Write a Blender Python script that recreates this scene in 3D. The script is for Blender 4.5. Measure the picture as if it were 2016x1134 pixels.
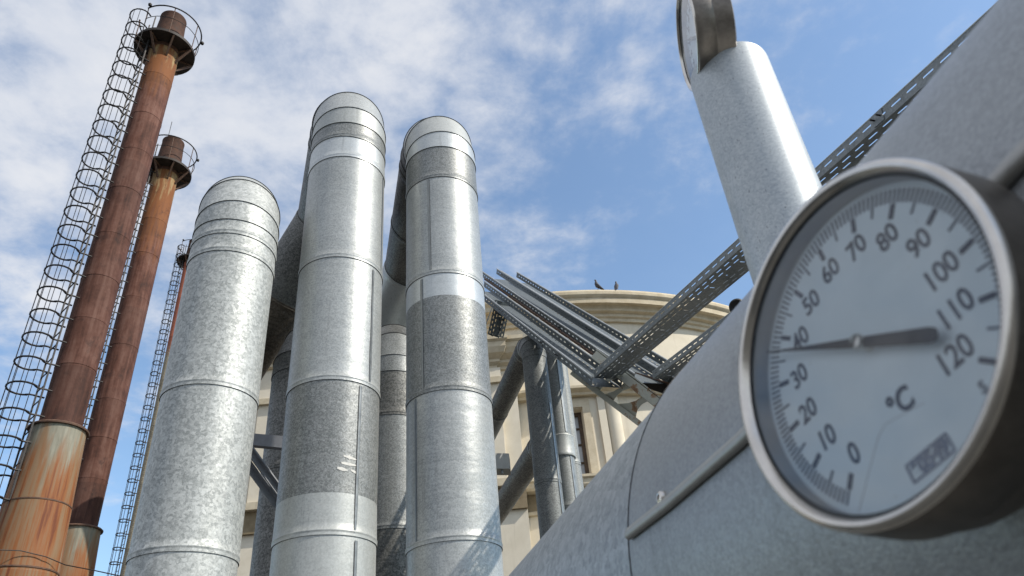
import bpy, bmesh, math, random
from mathutils import Vector, Matrix
V = Vector
rnd = random.Random(7)
for o in list(bpy.data.objects):
    bpy.data.objects.remove(o)
S = bpy.context.scene
COL = S.collection
R_ = math.radians

# ------------------------------------------------------------------ camera
CAM = V((0, 0, 1.7))
PITCH, ROLL, FPX = R_(33.7755), R_(-5.4828), 1456.0
fw = V((0, math.cos(PITCH), math.sin(PITCH)))
u0 = V((0, -math.sin(PITCH), math.cos(PITCH)))
r0 = V((1, 0, 0))
rt = r0 * math.cos(ROLL) + u0 * math.sin(ROLL)
up = u0 * math.cos(ROLL) - r0 * math.sin(ROLL)
cd = bpy.data.cameras.new('camera')
cam = bpy.data.objects.new('camera', cd)
COL.objects.link(cam)
cd.sensor_width = 36
cd.lens = 36 * FPX / 2016
cd.clip_start = 0.02
cd.clip_end = 3000
cam.matrix_world = Matrix(((rt.x, up.x, -fw.x, CAM.x), (rt.y, up.y, -fw.y, CAM.y), (rt.z, up.z, -fw.z, CAM.z), (0, 0, 0, 1)))
cd.dof.use_dof = True
cd.dof.focus_distance = 5.5
cd.dof.aperture_fstop = 12
S.camera = cam

# ------------------------------------------------------------------ sun, sky, exposure
SUN_AZ, SUN_EL = R_(107), R_(42)          # azimuth clockwise from +Y
sd = V((math.sin(SUN_AZ) * math.cos(SUN_EL), math.cos(SUN_AZ) * math.cos(SUN_EL), math.sin(SUN_EL)))
sl = bpy.data.lights.new('sun', 'SUN')
sl.energy = 3.0
sl.angle = R_(0.53)
sl.color = (1.0, 0.93, 0.82)
so = bpy.data.objects.new('sun', sl)
COL.objects.link(so)
so.rotation_euler = (-sd).to_track_quat('-Z', 'Y').to_euler()

W = bpy.data.worlds.new('World')
S.world = W
W.use_nodes = True
nt = W.node_tree
nt.nodes.clear()
def N(t, **kw):
    n = nt.nodes.new(t)
    for k, v in kw.items():
        if k in n.inputs:
            n.inputs[k].default_value = v
        else:
            setattr(n, k, v)
    return n
def L(a, b):
    nt.links.new(a, b)
sky = N('ShaderNodeTexSky')
sky.sky_type = 'NISHITA'
sky.sun_disc = False
sky.sun_elevation = SUN_EL
sky.sun_rotation = SUN_AZ
sky.air_density = 1.0
sky.dust_density = 0.6
sky.ozone_density = 1.6
bg = N('ShaderNodeBackground', Strength=0.122)
tint = N('ShaderNodeMix', data_type='RGBA', blend_type='MULTIPLY')
tint.inputs[0].default_value = 1
tint.inputs[7].default_value = (0.94, 1.04, 1.05, 1)
L(sky.outputs[0], tint.inputs[6])
L(tint.outputs[2], bg.inputs[0])
tc = N('ShaderNodeTexCoord')
sx = N('ShaderNodeSeparateXYZ')
L(tc.outputs['Generated'], sx.inputs[0])
def M(op, a, b=None, c=None):
    n = N('ShaderNodeMath', operation=op)
    for i, v in enumerate((a, b, c)):
        if v is None:
            continue
        if isinstance(v, (int, float)):
            n.inputs[i].default_value = v
        else:
            L(v, n.inputs[i])
    return n.outputs[0]
den = M('ADD', M('MAXIMUM', sx.outputs[2], 0.0), 0.12)
cx, cy = M('DIVIDE', sx.outputs[0], den), M('DIVIDE', sx.outputs[1], den)
cv = N('ShaderNodeCombineXYZ')
L(cx, cv.inputs[0]); L(cy, cv.inputs[1])
def noise(vec, sc, det, ro, w, dist=0.0):
    mp = N('ShaderNodeMapping')
    L(vec, mp.inputs[0])
    mp.inputs[1].default_value = w
    n = N('ShaderNodeTexNoise', Scale=sc, Detail=det, Roughness=ro, Distortion=dist)
    L(mp.outputs[0], n.inputs['Vector'])
    return n.outputs['Fac']
big = noise(cv.outputs[0], 1.3, 4, 0.5, (3.1, 1.7, 0))
mid = noise(cv.outputs[0], 5.2, 9, 0.60, (2.9, 8.4, 0), 0.12)
fine = noise(cv.outputs[0], 17, 7, 0.6, (7, 2, 0), 0.1)
# more cloud to the left (west) of the yard, thinning to the right
side = M('MINIMUM', M('MULTIPLY', M('ADD', cx, 0.10), -0.30), 0.075)
dens = M('ADD', M('ADD', M('MULTIPLY', mid, 0.80), M('MULTIPLY', big, 0.22)), M('ADD', M('MULTIPLY', fine, 0.26), side))
low = M('MULTIPLY', M('SUBTRACT', cy, 1.0), -0.27)
dens = M('ADD', dens, low)
clear = N('ShaderNodeMapRange')
L(cy, clear.inputs[0])
clear.inputs[1].default_value = -0.3
clear.inputs[2].default_value = -1.0
clear.inputs[4].default_value = 0.35
dens = M('SUBTRACT', dens, clear.outputs[0])
mr = N('ShaderNodeMapRange', interpolation_type='SMOOTHSTEP')
L(dens, mr.inputs[0])
mr.inputs[1].default_value = 0.49
mr.inputs[2].default_value = 0.88
mr.inputs[3].default_value = 0.07
mr.inputs[4].default_value = 0.88
cshade = N('ShaderNodeMapRange')
L(mid, cshade.inputs[0])
cshade.inputs[1].default_value = 0.35
cshade.inputs[2].default_value = 0.7
ccol = N('ShaderNodeMix', data_type='RGBA')
L(cshade.outputs[0], ccol.inputs[0])
ccol.inputs[6].default_value = (0.66, 0.72, 0.84, 1)
ccol.inputs[7].default_value = (0.92, 0.93, 0.96, 1)
cbg = N('ShaderNodeBackground', Strength=0.56)
L(ccol.outputs[2], cbg.inputs[0])
mx = N('ShaderNodeMixShader')
L(mr.outputs[0], mx.inputs[0]); L(bg.outputs[0], mx.inputs[1]); L(cbg.outputs[0], mx.inputs[2])
wo = N('ShaderNodeOutputWorld')
L(mx.outputs[0], wo.inputs[0])
S.view_settings.view_transform = 'Standard'
S.view_settings.look = 'None'
S.view_settings.exposure = 0.75
S.view_settings.gamma = 1.0

# ------------------------------------------------------------------ survey helpers (photo sight lines -> metres)
def ray(x, y):
    return rt * ((x - 1008) / FPX) - up * ((y - 567) / FPX) + fw
def at(x, y, depth):
    return CAM + ray(x, y) * depth
def azel(x, y):
    d = ray(x, y)
    return math.atan2(d.x, d.y), math.atan2(d.z, math.hypot(d.x, d.y))
def atd(x, y, dist):                       # point at a horizontal distance
    d = ray(x, y)
    return CAM + d * (dist / math.hypot(d.x, d.y))

# ------------------------------------------------------------------ object helpers
ROOTLOC = {}
def thing(name, label, cat, loc, group=None, mat3=None):
    o = bpy.data.objects.new(name, None)
    COL.objects.link(o)
    o.empty_display_size = 0.1
    if mat3 is None:
        o.location = loc
    else:
        o.matrix_world = Matrix.Translation(loc) @ mat3.to_4x4()
    o['label'] = label
    o['category'] = cat
    if group:
        o['group'] = group
    ROOTLOC[o.name] = V((0, 0, 0)) if mat3 is not None else V(loc)
    return o
def off(parent):
    p = parent
    while p is not None and p.parent is not None:
        p = p.parent
    return ROOTLOC.get(p.name, V((0, 0, 0))) if p is not None else V((0, 0, 0))
class MB:
    def __init__(s):
        s.v, s.f = [], []
    def add(s, vs, fs):
        n = len(s.v)
        s.v += [V(p) for p in vs]
        s.f += [tuple(i + n for i in f) for f in fs]
        return s
    def box(s, c, ex, ey, ez):             # centre and three half-extent vectors
        c, ex, ey, ez = V(c), V(ex), V(ey), V(ez)
        vs = [c + ex * a + ey * b + ez * d for a in (-1, 1) for b in (-1, 1) for d in (-1, 1)]
        fs = [(0, 1, 3, 2), (4, 6, 7, 5), (0, 4, 5, 1), (2, 3, 7, 6), (0, 2, 6, 4), (1, 5, 7, 3)]
        if ex.cross(ey).dot(ez) < 0:
            fs = [f[::-1] for f in fs]
        return s.add(vs, fs)
    def bar(s, a, b, w, h, upv=V((0, 0, 1))):
        a, b = V(a), V(b)
        t = (b - a)
        l = t.length
        t.normalize()
        side = t.cross(upv)
        if side.length < 1e-4:
            side = t.cross(V((1, 0, 0)))
        side.normalize()
        u = side.cross(t)
        return s.box((a + b) / 2, t * l / 2, side * w / 2, u * h / 2)
    def rings(s, rs, closed=False, cap0=False, cap1=False):
        n = len(rs[0]); b = len(s.v)
        for r in rs:
            s.v += [V(p) for p in r]
        m = len(rs)
        for i in range(m if closed else m - 1):
            j = (i + 1) % m
            for k in range(n):
                q = (k + 1) % n
                s.f.append((b + i * n + k, b + i * n + q, b + j * n + q, b + j * n + k))
        if cap0:
            s.f.append(tuple(b + k for k in range(n))[::-1])
        if cap1:
            s.f.append(tuple(b + (m - 1) * n + k for k in range(n)))
        return s
    def tube(s, path, r, segs=8, closed=False, cap=True):
        path = [V(p) for p in path]
        m = len(path)
        rr = r if isinstance(r, (list, tuple)) else [r] * m
        ts = []
        for i in range(m):
            a = path[(i - 1) % m] if (closed or i > 0) else path[i]
            b = path[(i + 1) % m] if (closed or i < m - 1) else path[i]
            ts.append((b - a).normalized())
        e = ts[0].orthogonal().normalized()
        out = []
        for i in range(m):
            e = (e - ts[i] * e.dot(ts[i])).normalized()
            f = ts[i].cross(e)
            out.append([path[i] + (e * math.cos(2 * math.pi * k / segs) + f * math.sin(2 * math.pi * k / segs)) * rr[i] for k in range(segs)])
        return s.rings(out, closed, cap and not closed, cap and not closed)
    def lathe(s, prof, c=(0, 0, 0), segs=48, cap0=False, cap1=False, z=V((0, 0, 1)), x=V((1, 0, 0))):
        c = V(c); y = z.cross(x)
        rs = [[c + z * h + (x * math.cos(2 * math.pi * k / segs) + y * math.sin(2 * math.pi * k / segs)) * r for k in range(segs)] for r, h in prof]
        return s.rings(rs, False, cap0, cap1)
    def build(s, name, mat, parent=None, angle=35, label=None, smooth=True):
        me = bpy.data.meshes.new(name)
        o_ = off(parent)
        me.from_pydata([tuple(p - o_) for p in s.v], [], s.f)
        me.validate()
        me.update()
        bm = bmesh.new(); bm.from_mesh(me)
        bmesh.ops.recalc_face_normals(bm, faces=bm.faces)
        bm.to_mesh(me); bm.free()
        if smooth:
            me.shade_smooth()
            me.set_sharp_from_angle(angle=R_(angle))
        ob = bpy.data.objects.new(name, me)
        COL.objects.link(ob)
        if mat:
            me.materials.append(mat)
        if parent is not None:
            ob.parent = parent
        if label:
            ob['label'] = label
        return ob
def link_copy(src, parent, mw):
    c = src.copy()
    COL.objects.link(c)
    c.parent = parent
    c.matrix_local = mw
    return c
def curve_mesh(name, splines, mat, parent, extrude=0.0, local=True, label=None):
    """flat plate with holes from 2-D outlines (local xy), thickened by extrude*2"""
    cu = bpy.data.curves.new(name, 'CURVE')
    cu.dimensions = '2D'
    cu.fill_mode = 'BOTH'
    cu.extrude = extrude
    for pts in splines:
        sp = cu.splines.new('POLY')
        sp.points.add(len(pts) - 1)
        for p, q in zip(sp.points, pts):
            p.co = (q[0], q[1], 0, 1)
        sp.use_cyclic_u = True
    t = bpy.data.objects.new(name + '_tmp', cu)
    COL.objects.link(t)
    dg = bpy.context.evaluated_depsgraph_get()
    me = bpy.data.meshes.new_from_object(t.evaluated_get(dg))
    bpy.data.objects.remove(t)
    bpy.data.curves.remove(cu)
    me.name = name
    me.materials.clear()
    me.materials.append(mat)
    ob = bpy.data.objects.new(name, me)
    COL.objects.link(ob)
    ob.parent = parent
    if label:
        ob['label'] = label
    return ob
def text_mesh(name, body, size, mat, parent, loc, sx_=1.0, extrude=0.0, bold=0.0):
    cu = bpy.data.curves.new(name, 'FONT')
    cu.body = body
    cu.size = size
    cu.align_x = 'CENTER'
    cu.align_y = 'CENTER'
    cu.extrude = extrude
    cu.offset = bold
    t = bpy.data.objects.new(name + '_tmp', cu)
    COL.objects.link(t)
    dg = bpy.context.evaluated_depsgraph_get()
    me = bpy.data.meshes.new_from_object(t.evaluated_get(dg))
    bpy.data.objects.remove(t)
    bpy.data.curves.remove(cu)
    me.name = name
    for v in me.vertices:
        v.co.x *= sx_
    me.materials.clear()
    me.materials.append(mat)
    ob = bpy.data.objects.new(name, me)
    COL.objects.link(ob)
    ob.parent = parent
    ob.location = loc
    return ob

# ------------------------------------------------------------------ materials
class Mat:
    def __init__(s, name):
        s.m = bpy.data.materials.new(name)
        s.m.use_nodes = True
        s.nt = s.m.node_tree
        s.b = s.nt.nodes['Principled BSDF']
        s.co = s.nt.nodes.new('ShaderNodeTexCoord').outputs['Object']
    def n(s, t, **kw):
        n = s.nt.nodes.new(t)
        for k, v in kw.items():
            if k in n.inputs:
                s.set(n.inputs[k], v)
            else:
                setattr(n, k, v)
        return n
    def set(s, sock, v):
        if hasattr(v, 'is_linked') or isinstance(v, bpy.types.NodeSocket):
            s.nt.links.new(v, sock)
        else:
            sock.default_value = v
    def map(s, scale=(1, 1, 1), loc=(0, 0, 0), rot=(0, 0, 0), vec=None):
        m = s.n('ShaderNodeMapping')
        s.set(m.inputs[0], vec if vec is not None else s.co)
        m.inputs[1].default_value = loc
        m.inputs[2].default_value = rot
        m.inputs[3].default_value = scale
        return m.outputs[0]
    def noise(s, vec, sc, det=4, ro=0.55, dist=0.0, out='Fac'):
        return s.n('ShaderNodeTexNoise', Vector=vec, Scale=sc, Detail=det, Roughness=ro, Distortion=dist).outputs[out]
    def vor(s, vec, sc, rand=1.0, feature='F1', out='Color'):
        n = s.n('ShaderNodeTexVoronoi', Vector=vec, Scale=sc, Randomness=rand)
        n.feature = feature
        return n.outputs[out]
    def ramp(s, fac, stops):
        r = s.n('ShaderNodeValToRGB')
        s.set(r.inputs[0], fac)
        e = r.color_ramp.elements
        e[0].position, e[0].color = stops[0][0], (*stops[0][1], 1)
        e[1].position, e[1].color = stops[-1][0], (*stops[-1][1], 1)
        for p, c in stops[1:-1]:
            k = e.new(p)
            k.color = (*c, 1)
        return r.outputs[0]
    def math(s, op, a, b=None):
        n = s.n('ShaderNodeMath', operation=op)
        s.set(n.inputs[0], a)
        if b is not None:
            s.set(n.inputs[1], b)
        return n.outputs[0]
    def rng(s, v, a, b, c, d):
        n = s.n('ShaderNodeMapRange')
        s.set(n.inputs[0], v)
        for i, x in enumerate((a, b, c, d)):
            n.inputs[i + 1].default_value = x
        return n.outputs[0]
    def mix(s, f, a, b, mode='MIX'):
        n = s.n('ShaderNodeMix', data_type='RGBA', blend_type=mode)
        s.set(n.inputs[0], f)
        s.set(n.inputs[6], a if not isinstance(a, tuple) else (*a, 1))
        s.set(n.inputs[7], b if not isinstance(b, tuple) else (*b, 1))
        return n.outputs[2]
    def bump(s, h, strength, dist=0.01, normal=None):
        n = s.n('ShaderNodeBump', Strength=strength, Distance=dist)
        s.set(n.inputs['Height'], h)
        if normal is not None:
            s.set(n.inputs['Normal'], normal)
        return n.outputs[0]
    def out(s, col=None, rough=None, metal=None, normal=None, spec=None):
        b = s.b
        if col is not None:
            s.set(b.inputs['Base Color'], (*col, 1) if isinstance(col, tuple) else col)
        if rough is not None:
            s.set(b.inputs['Roughness'], rough)
        if metal is not None:
            s.set(b.inputs['Metallic'], metal)
        if normal is not None:
            s.set(b.inputs['Normal'], normal)
        if spec is not None:
            b.inputs['Specular IOR Level'].default_value = spec
        return s.m
def galv(name, lo, hi, sc, rough=(0.32, 0.5), metal=0.85, wav=0.25, contrast=1.0, streak=0.15, grain=0):
    """zinc-coated sheet: angular spangle, faint horizontal handling streaks, slight oil-canning"""
    k = Mat(name)
    wv = k.noise(k.co, sc * 0.35, 3, 0.6, 0.0, 'Color')
    v2 = k.n('ShaderNodeVectorMath', operation='MULTIPLY_ADD')
    k.set(v2.inputs[0], wv); v2.inputs[1].default_value = (2.2 / sc,) * 3; k.set(v2.inputs[2], k.co)
    sp = k.n('ShaderNodeSeparateColor')
    k.set(sp.inputs[0], k.vor(v2.outputs[0], sc))
    sp2 = k.n('ShaderNodeSeparateColor')
    k.set(sp2.inputs[0], k.vor(v2.outputs[0], sc * 2.7))
    f = k.math('ADD', k.math('MULTIPLY', sp.outputs[0], 0.62), k.math('MULTIPLY', sp2.outputs[1], 0.38))
    blot = k.noise(k.co, 2.3, 5, 0.6)
    st = k.noise(k.map((2.0, 2.0, 34)), 1.6, 5, 0.7)
    f = k.math('ADD', k.rng(f, 0.5 - 0.5 / contrast, 0.5 + 0.5 / contrast, 0, 1), k.math('ADD', k.math('MULTIPLY', k.math('SUBTRACT', blot, 0.5), 0.9), k.math('MULTIPLY', k.math('SUBTRACT', st, 0.5), streak * 3)))
    col = k.ramp(f, [(0.05, lo), (0.95, hi)])
    # pale scuffs and dirt specks
    sc_ = k.noise(k.map((3, 3, 22), rot=(0.25, 0.15, 0)), 2.2, 8, 0.75)
    col = k.mix(k.rng(sc_, 0.69, 0.76, 0, 0.35), col, (0.72, 0.72, 0.70))
    drip = k.noise(k.map((13, 13, 0.5), (2, 7, 1)), 1.5, 6, 0.7)
    col = k.mix(k.rng(drip, 0.60, 0.74, 0, 0.22), col, (0.62, 0.62, 0.60))
    col = k.mix(k.rng(drip, 0.42, 0.30, 0, 0.30), col, (0.10, 0.10, 0.095))
    ro = k.rng(f, 0, 1, rough[1], rough[0])
    h = k.math('ADD', k.noise(k.map((1.0, 1.0, 2.6)), 1.7, 3, 0.5), k.math('MULTIPLY', sp.outputs[0], 0.02))
    nb = k.bump(h, wav, 0.05)
    if grain:
        nb = k.bump(k.noise(k.co, grain, 3, 0.65), 0.55, 0.0007, nb)
    return k.out(col, ro, metal, nb)
G_spangle = galv('galvanised_large_spangle', (0.235, 0.250, 0.245), (0.48, 0.495, 0.482), 64, (0.52, 0.60), 0.30, 0.06, 1.1, 0.12)
G_mid = galv('galvanised_mid', (0.255, 0.270, 0.268), (0.425, 0.440, 0.434), 115, (0.40, 0.48), 0.34, 0.26, 1.05, 0.25)
G_bright = galv('galvanised_bright', (0.40, 0.425, 0.432), (0.52, 0.545, 0.548), 120, (0.36, 0.44), 0.42, 0.18, 1.0, 0.2)
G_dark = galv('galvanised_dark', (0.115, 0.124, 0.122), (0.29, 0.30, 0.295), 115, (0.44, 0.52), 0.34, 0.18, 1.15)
G_pale = galv('galvanised_pale', (0.31, 0.325, 0.318), (0.42, 0.435, 0.424), 100, (0.46, 0.54), 0.32, 0.14, 1.0)
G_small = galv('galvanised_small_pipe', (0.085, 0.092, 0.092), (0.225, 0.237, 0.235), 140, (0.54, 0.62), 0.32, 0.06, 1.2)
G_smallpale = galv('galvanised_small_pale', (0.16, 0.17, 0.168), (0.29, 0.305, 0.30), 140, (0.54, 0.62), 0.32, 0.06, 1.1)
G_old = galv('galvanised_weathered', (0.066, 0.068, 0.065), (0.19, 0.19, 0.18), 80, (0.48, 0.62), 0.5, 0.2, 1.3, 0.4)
G_brown = galv('galvanised_brown', (0.06, 0.048, 0.036), (0.14, 0.115, 0.09), 60, (0.5, 0.65), 0.45, 0.2, 1.3, 0.8)
G_duct = galv('galvanised_duct', (0.255, 0.266, 0.274), (0.345, 0.358, 0.366), 420, (0.40, 0.48), 0.52, 0.04, 1.1, 0.05, 380)
G_duct2 = galv('galvanised_duct_spangled', (0.235, 0.252, 0.265), (0.40, 0.42, 0.432), 110, (0.40, 0.50), 0.52, 0.04, 1.2, 0.05, 300)
def speckled():
    k = Mat('zinc_speckled')
    a = k.noise(k.map((1, 1, 0.8)), 420, 3, 0.6)
    sp = k.n('ShaderNodeSeparateColor')
    k.set(sp.inputs[0], k.vor(k.co, 380))
    bl = k.noise(k.co, 14, 3, 0.5)
    f = k.math('ADD', k.math('MULTIPLY', sp.outputs[0], 0.5), k.math('MULTIPLY', bl, 0.6))
    c = k.ramp(f, [(0.2, (0.30, 0.335, 0.365)), (0.9, (0.46, 0.49, 0.50))])
    pit = k.noise(k.map((1, 1, 0.45), rot=(0.3, 0.2, 0)), 300, 2, 0.5)
    c = k.mix(k.rng(pit, 0.67, 0.71, 0, 0.7), c, (0.15, 0.16, 0.17))
    return k.out(c, k.rng(f, 0.2, 0.9, 0.48, 0.38), 0.38, k.bump(a, 0.08, 0.001))
M_tube = speckled()
def simple(name, col, rough=0.5, metal=0.0, var=0.25, sc=8, bump=0.05, spec=0.5):
    k = Mat(name)
    f = k.noise(k.co, sc, 6, 0.65)
    c = k.ramp(f, [(0.3, tuple(x * (1 - var) for x in col)), (0.7, tuple(min(1, x * (1 + var)) for x in col))])
    return k.out(c, k.rng(f, 0.3, 0.7, rough * 0.85, min(1, rough * 1.15)), metal, k.bump(f, bump, 0.005) if bump else None, spec)
M_seam = simple('seam_lip', (0.24, 0.255, 0.26), 0.5, 0.75, 0.2, 20)
M_lip = simple('tray_lip', (0.42, 0.435, 0.435), 0.45, 0.6, 0.15, 20)
M_ductlap = simple('duct_lap_lip', (0.38, 0.375, 0.355), 0.5, 0.7, 0.12, 260, 0.0)
M_screw = simple('screw_steel', (0.30, 0.29, 0.28), 0.5, 0.8, 0.3, 200)
M_stain = simple('stainless_brushed', (0.62, 0.585, 0.535), 0.22, 1.0, 0.12, 60, 0.02)
M_case = simple('stainless_dirty', (0.18, 0.16, 0.138), 0.42, 0.95, 0.35, 45, 0.03)
M_bezelwall = simple('bezel_inner_grey', (0.36, 0.375, 0.395), 0.6, 0.1, 0.12, 30, 0.0)
M_black = simple('pointer_black_blue', (0.010, 0.012, 0.020), 0.6, 0.0, 0.2, 30, 0.0)
M_ink = simple('dial_ink', (0.035, 0.044, 0.078), 0.6, 0.0, 0.2, 90, 0.0)
M_inkthin = simple('dial_ink_fine', (0.085, 0.098, 0.14), 0.6, 0.0, 0.2, 90, 0.0)
M_logo = simple('dial_print_grey_blue', (0.16, 0.19, 0.27), 0.6, 0.0, 0.2, 90, 0.0)
M_dark = simple('dark_rubber_and_shade', (0.015, 0.015, 0.016), 0.5, 0.0)
M_iron = simple('sooty_iron', (0.020, 0.017, 0.016), 0.6, 0.35, 0.4, 12)
M_seamdark = simple('seam_shade', (0.06, 0.062, 0.062), 0.7, 0.3, 0.2, 20, 0.0)
M_rustbar = simple('rusty_bar', (0.10, 0.055, 0.035), 0.75, 0.2, 0.5, 14)
M_deckiron = simple('platform_underside_iron', (0.035, 0.028, 0.025), 0.7, 0.3, 0.5, 7)
M_steelgrey = simple('grey_primer_steel', (0.20, 0.21, 0.23), 0.55, 0.1, 0.2, 9)
M_beige_box = simple('grey_conduit_box', (0.34, 0.34, 0.32), 0.55, 0.3, 0.15, 9)
M_tray = galv('tray_zinc', (0.095, 0.112, 0.118), (0.165, 0.183, 0.19), 100, (0.45, 0.55), 0.5, 0.03, 1.1, 0.2)
M_tray2 = galv('tray_zinc_blue', (0.15, 0.17, 0.182), (0.24, 0.262, 0.275), 130, (0.5, 0.6), 0.25, 0.03, 1.1, 0.2)
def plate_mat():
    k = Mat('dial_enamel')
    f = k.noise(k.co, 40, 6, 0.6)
    c = k.ramp(f, [(0.3, (0.72, 0.79, 0.835)), (0.7, (0.77, 0.84, 0.88))])  # white enamel tinted blue, the cast of skylit shade put into its colour
    sp = k.noise(k.co, 240, 2, 0.5)
    c = k.mix(k.rng(sp, 0.74, 0.78, 0, 0.6), c, (0.25, 0.22, 0.17))
    s = k.n('ShaderNodeSeparateXYZ'); k.set(s.inputs[0], k.co)
    # grime that has settled along the lower rim of the plate
    g = k.math('ADD', k.rng(s.outputs[1], -0.058, -0.074, 0, 1), k.math('MULTIPLY', k.math('SUBTRACT', k.noise(k.co, 60, 6, 0.7), 0.5), 1.2))
    c = k.mix(k.rng(g, 0.35, 1.1, 0, 0.55), c, (0.38, 0.39, 0.31))
    return k.out(c, 0.5, 0.0, None, 0.3)
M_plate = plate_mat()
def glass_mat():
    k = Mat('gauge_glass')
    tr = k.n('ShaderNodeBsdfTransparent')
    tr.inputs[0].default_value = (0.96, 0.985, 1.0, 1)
    gl = k.n('ShaderNodeBsdfGlossy')
    gl.inputs['Roughness'].default_value = 0.03
    fr = k.n('ShaderNodeFresnel', IOR=1.45)
    m = k.n('ShaderNodeMixShader')
    k.set(m.inputs[0], k.math('ADD', k.math('MULTIPLY', fr.outputs[0], 1.4), k.rng(k.noise(k.co, 30, 5, 0.7), 0.5, 0.8, 0.0, 0.06)))
    k.set(m.inputs[1], tr.outputs[0]); k.set(m.inputs[2], gl.outputs[0])
    k.set(k.nt.nodes['Material Output'].inputs[0], m.outputs[0])
    return k.m
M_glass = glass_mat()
def window_mat():
    k = Mat('window_pane')
    f = k.noise(k.co, 3, 4)
    c = k.ramp(f, [(0.3, (0.30, 0.32, 0.34)), (0.7, (0.45, 0.47, 0.48))])
    return k.out(c, 0.12, 0.0, k.bump(k.noise(k.co, 2), 0.05), 0.8)
M_pane = window_mat()
def rust_mat(name, zlist, yellow=None):
    """rusted plate; zlist: (z of a weld) each course gets its own tone; streaks run down"""
    k = Mat(name)
    s = k.n('ShaderNodeSeparateXYZ'); k.set(s.inputs[0], k.co)
    st = k.noise(k.map((5.5, 5.5, 0.42)), 1.6, 8, 0.62, 0.2)
    fn = k.noise(k.co, 9, 6, 0.7)
    blot = k.noise(k.map((1, 1, 0.6), (3, 1, 2)), 1.5, 5, 0.6, 0.5)
    f = k.math('ADD', k.math('MULTIPLY', st, 0.55), k.math('ADD', k.math('MULTIPLY', fn, 0.18), k.math('MULTIPLY', blot, 0.42)))
    c = k.ramp(f, [(0.42, (0.026, 0.011, 0.009)), (0.505, (0.070, 0.027, 0.017)), (0.575, (0.112, 0.046, 0.031)), (0.68, (0.165, 0.084, 0.062))])
    # alternate courses
    cell = k.n('ShaderNodeTexWhiteNoise', noise_dimensions='1D')
    k.set(cell.inputs['W'], k.math('FLOOR', k.math('DIVIDE', k.math('ADD', s.outputs[2], 0.7), 1.55)))
    c = k.mix(k.rng(cell.outputs[0], 0, 1, 0.0, 0.55), c, (0.030, 0.016, 0.013))
    if yellow:
        z0, z1 = yellow
        st2 = k.noise(k.map((6.5, 6.5, 0.8), (4, 2, 0)), 1.3, 6, 0.6)
        a = k.math('ADD', k.rng(s.outputs[2], z0, z1, 0, 1), k.math('MULTIPLY', k.math('SUBTRACT', st2, 0.5), 1.1))
        c = k.mix(k.rng(a, 0.25, 0.75, 0, 0.9), c, (0.19, 0.072, 0.024))
        c = k.mix(k.rng(a, 0.92, 1.12, 0, 0.7), c, (0.34, 0.27, 0.14))
    sp = k.noise(k.map((1, 1, 0.7), (6, 1, 4)), 3.2, 9, 0.72, 0.3)
    c = k.mix(k.rng(sp, 0.57, 0.66, 0, 0.6), c, (0.034, 0.018, 0.015))
    c = k.mix(k.rng(sp, 0.38, 0.30, 0, 0.4), c, (0.20, 0.105, 0.075))
    return k.out(c, 0.78, 0.0, k.bump(fn, 0.35, 0.012), 0.22)
def streaked_base(name, ztop):
    k = Mat(name)
    s = k.n('ShaderNodeSeparateXYZ'); k.set(s.inputs[0], k.co)
    st = k.noise(k.map((7.5, 7.5, 0.16)), 1.5, 7, 0.6)
    st3 = k.noise(k.map((3.0, 3.0, 0.22), (5, 3, 1)), 1.6, 5, 0.6)
    base = k.ramp(k.noise(k.map((8, 8, 1)), 2, 5), [(0.3, (0.15, 0.145, 0.11)), (0.7, (0.25, 0.24, 0.19))])
    low = k.rng(s.outputs[2], ztop, ztop - 1.6, 0, 1)
    w = k.math('ADD', st, k.math('MULTIPLY', low, 0.10))
    c = k.mix(k.rng(k.math('ADD', st3, k.math('MULTIPLY', low, 0.24)), 0.47, 0.64, 0, 0.88), base, (0.20, 0.118, 0.060))
    c = k.mix(k.math('MULTIPLY', k.rng(w, 0.50, 0.64, 0, 0.9), k.rng(s.outputs[2], ztop - 0.2, ztop - 0.9, 0, 1)), c, (0.21, 0.072, 0.02))
    c = k.mix(k.math('MULTIPLY', k.rng(w, 0.66, 0.74, 0, 0.8), low), c, (0.105, 0.027, 0.012))
    return k.out(c, 0.7, 0.0, k.bump(k.noise(k.co, 14, 5), 0.15, 0.01), 0.3)
def brick_stack():
    k = Mat('banded_chimney_brick')
    s = k.n('ShaderNodeSeparateXYZ'); k.set(s.inputs[0], k.co)
    br = k.n('ShaderNodeTexBrick', Scale=1.0)
    k.set(br.inputs['Vector'], k.map((2.2, 2.2, 2.2), rot=(R_(90), 0, 0)))
    br.inputs['Color1'].default_value = (0.30, 0.25, 0.17, 1)
    br.inputs['Color2'].default_value = (0.38, 0.33, 0.23, 1)
    br.inputs['Mortar'].default_value = (0.16, 0.13, 0.10, 1)
    red = k.rng(s.outputs[2], 25.2, 26.4, 0, 1)
    c = k.mix(k.math('MULTIPLY', red, 0.85), br.outputs[0], (0.38, 0.085, 0.04))
    return k.out(c, 0.8, 0.0)
def plaster(name, a, b, sc=1.4):
    k = Mat(name)
    f = k.noise(k.co, sc, 8, 0.68, 0.3)
    c = k.ramp(f, [(0.30, a), (0.70, b)])
    st = k.noise(k.map((2.4, 2.4, 0.22)), 1.4, 6, 0.65)
    c = k.mix(k.rng(st, 0.58, 0.78, 0, 0.42), c, (0.30, 0.25, 0.18))
    fine = k.noise(k.co, 30, 4, 0.7)
    return k.out(c, 0.85, 0.0, k.bump(fine, 0.2, 0.01), 0.2)
M_wall = plaster('cream_plaster', (0.59, 0.53, 0.42), (0.70, 0.64, 0.525))
M_cornice = plaster('cornice_stone', (0.43, 0.36, 0.25), (0.60, 0.53, 0.40), 3)
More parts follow.
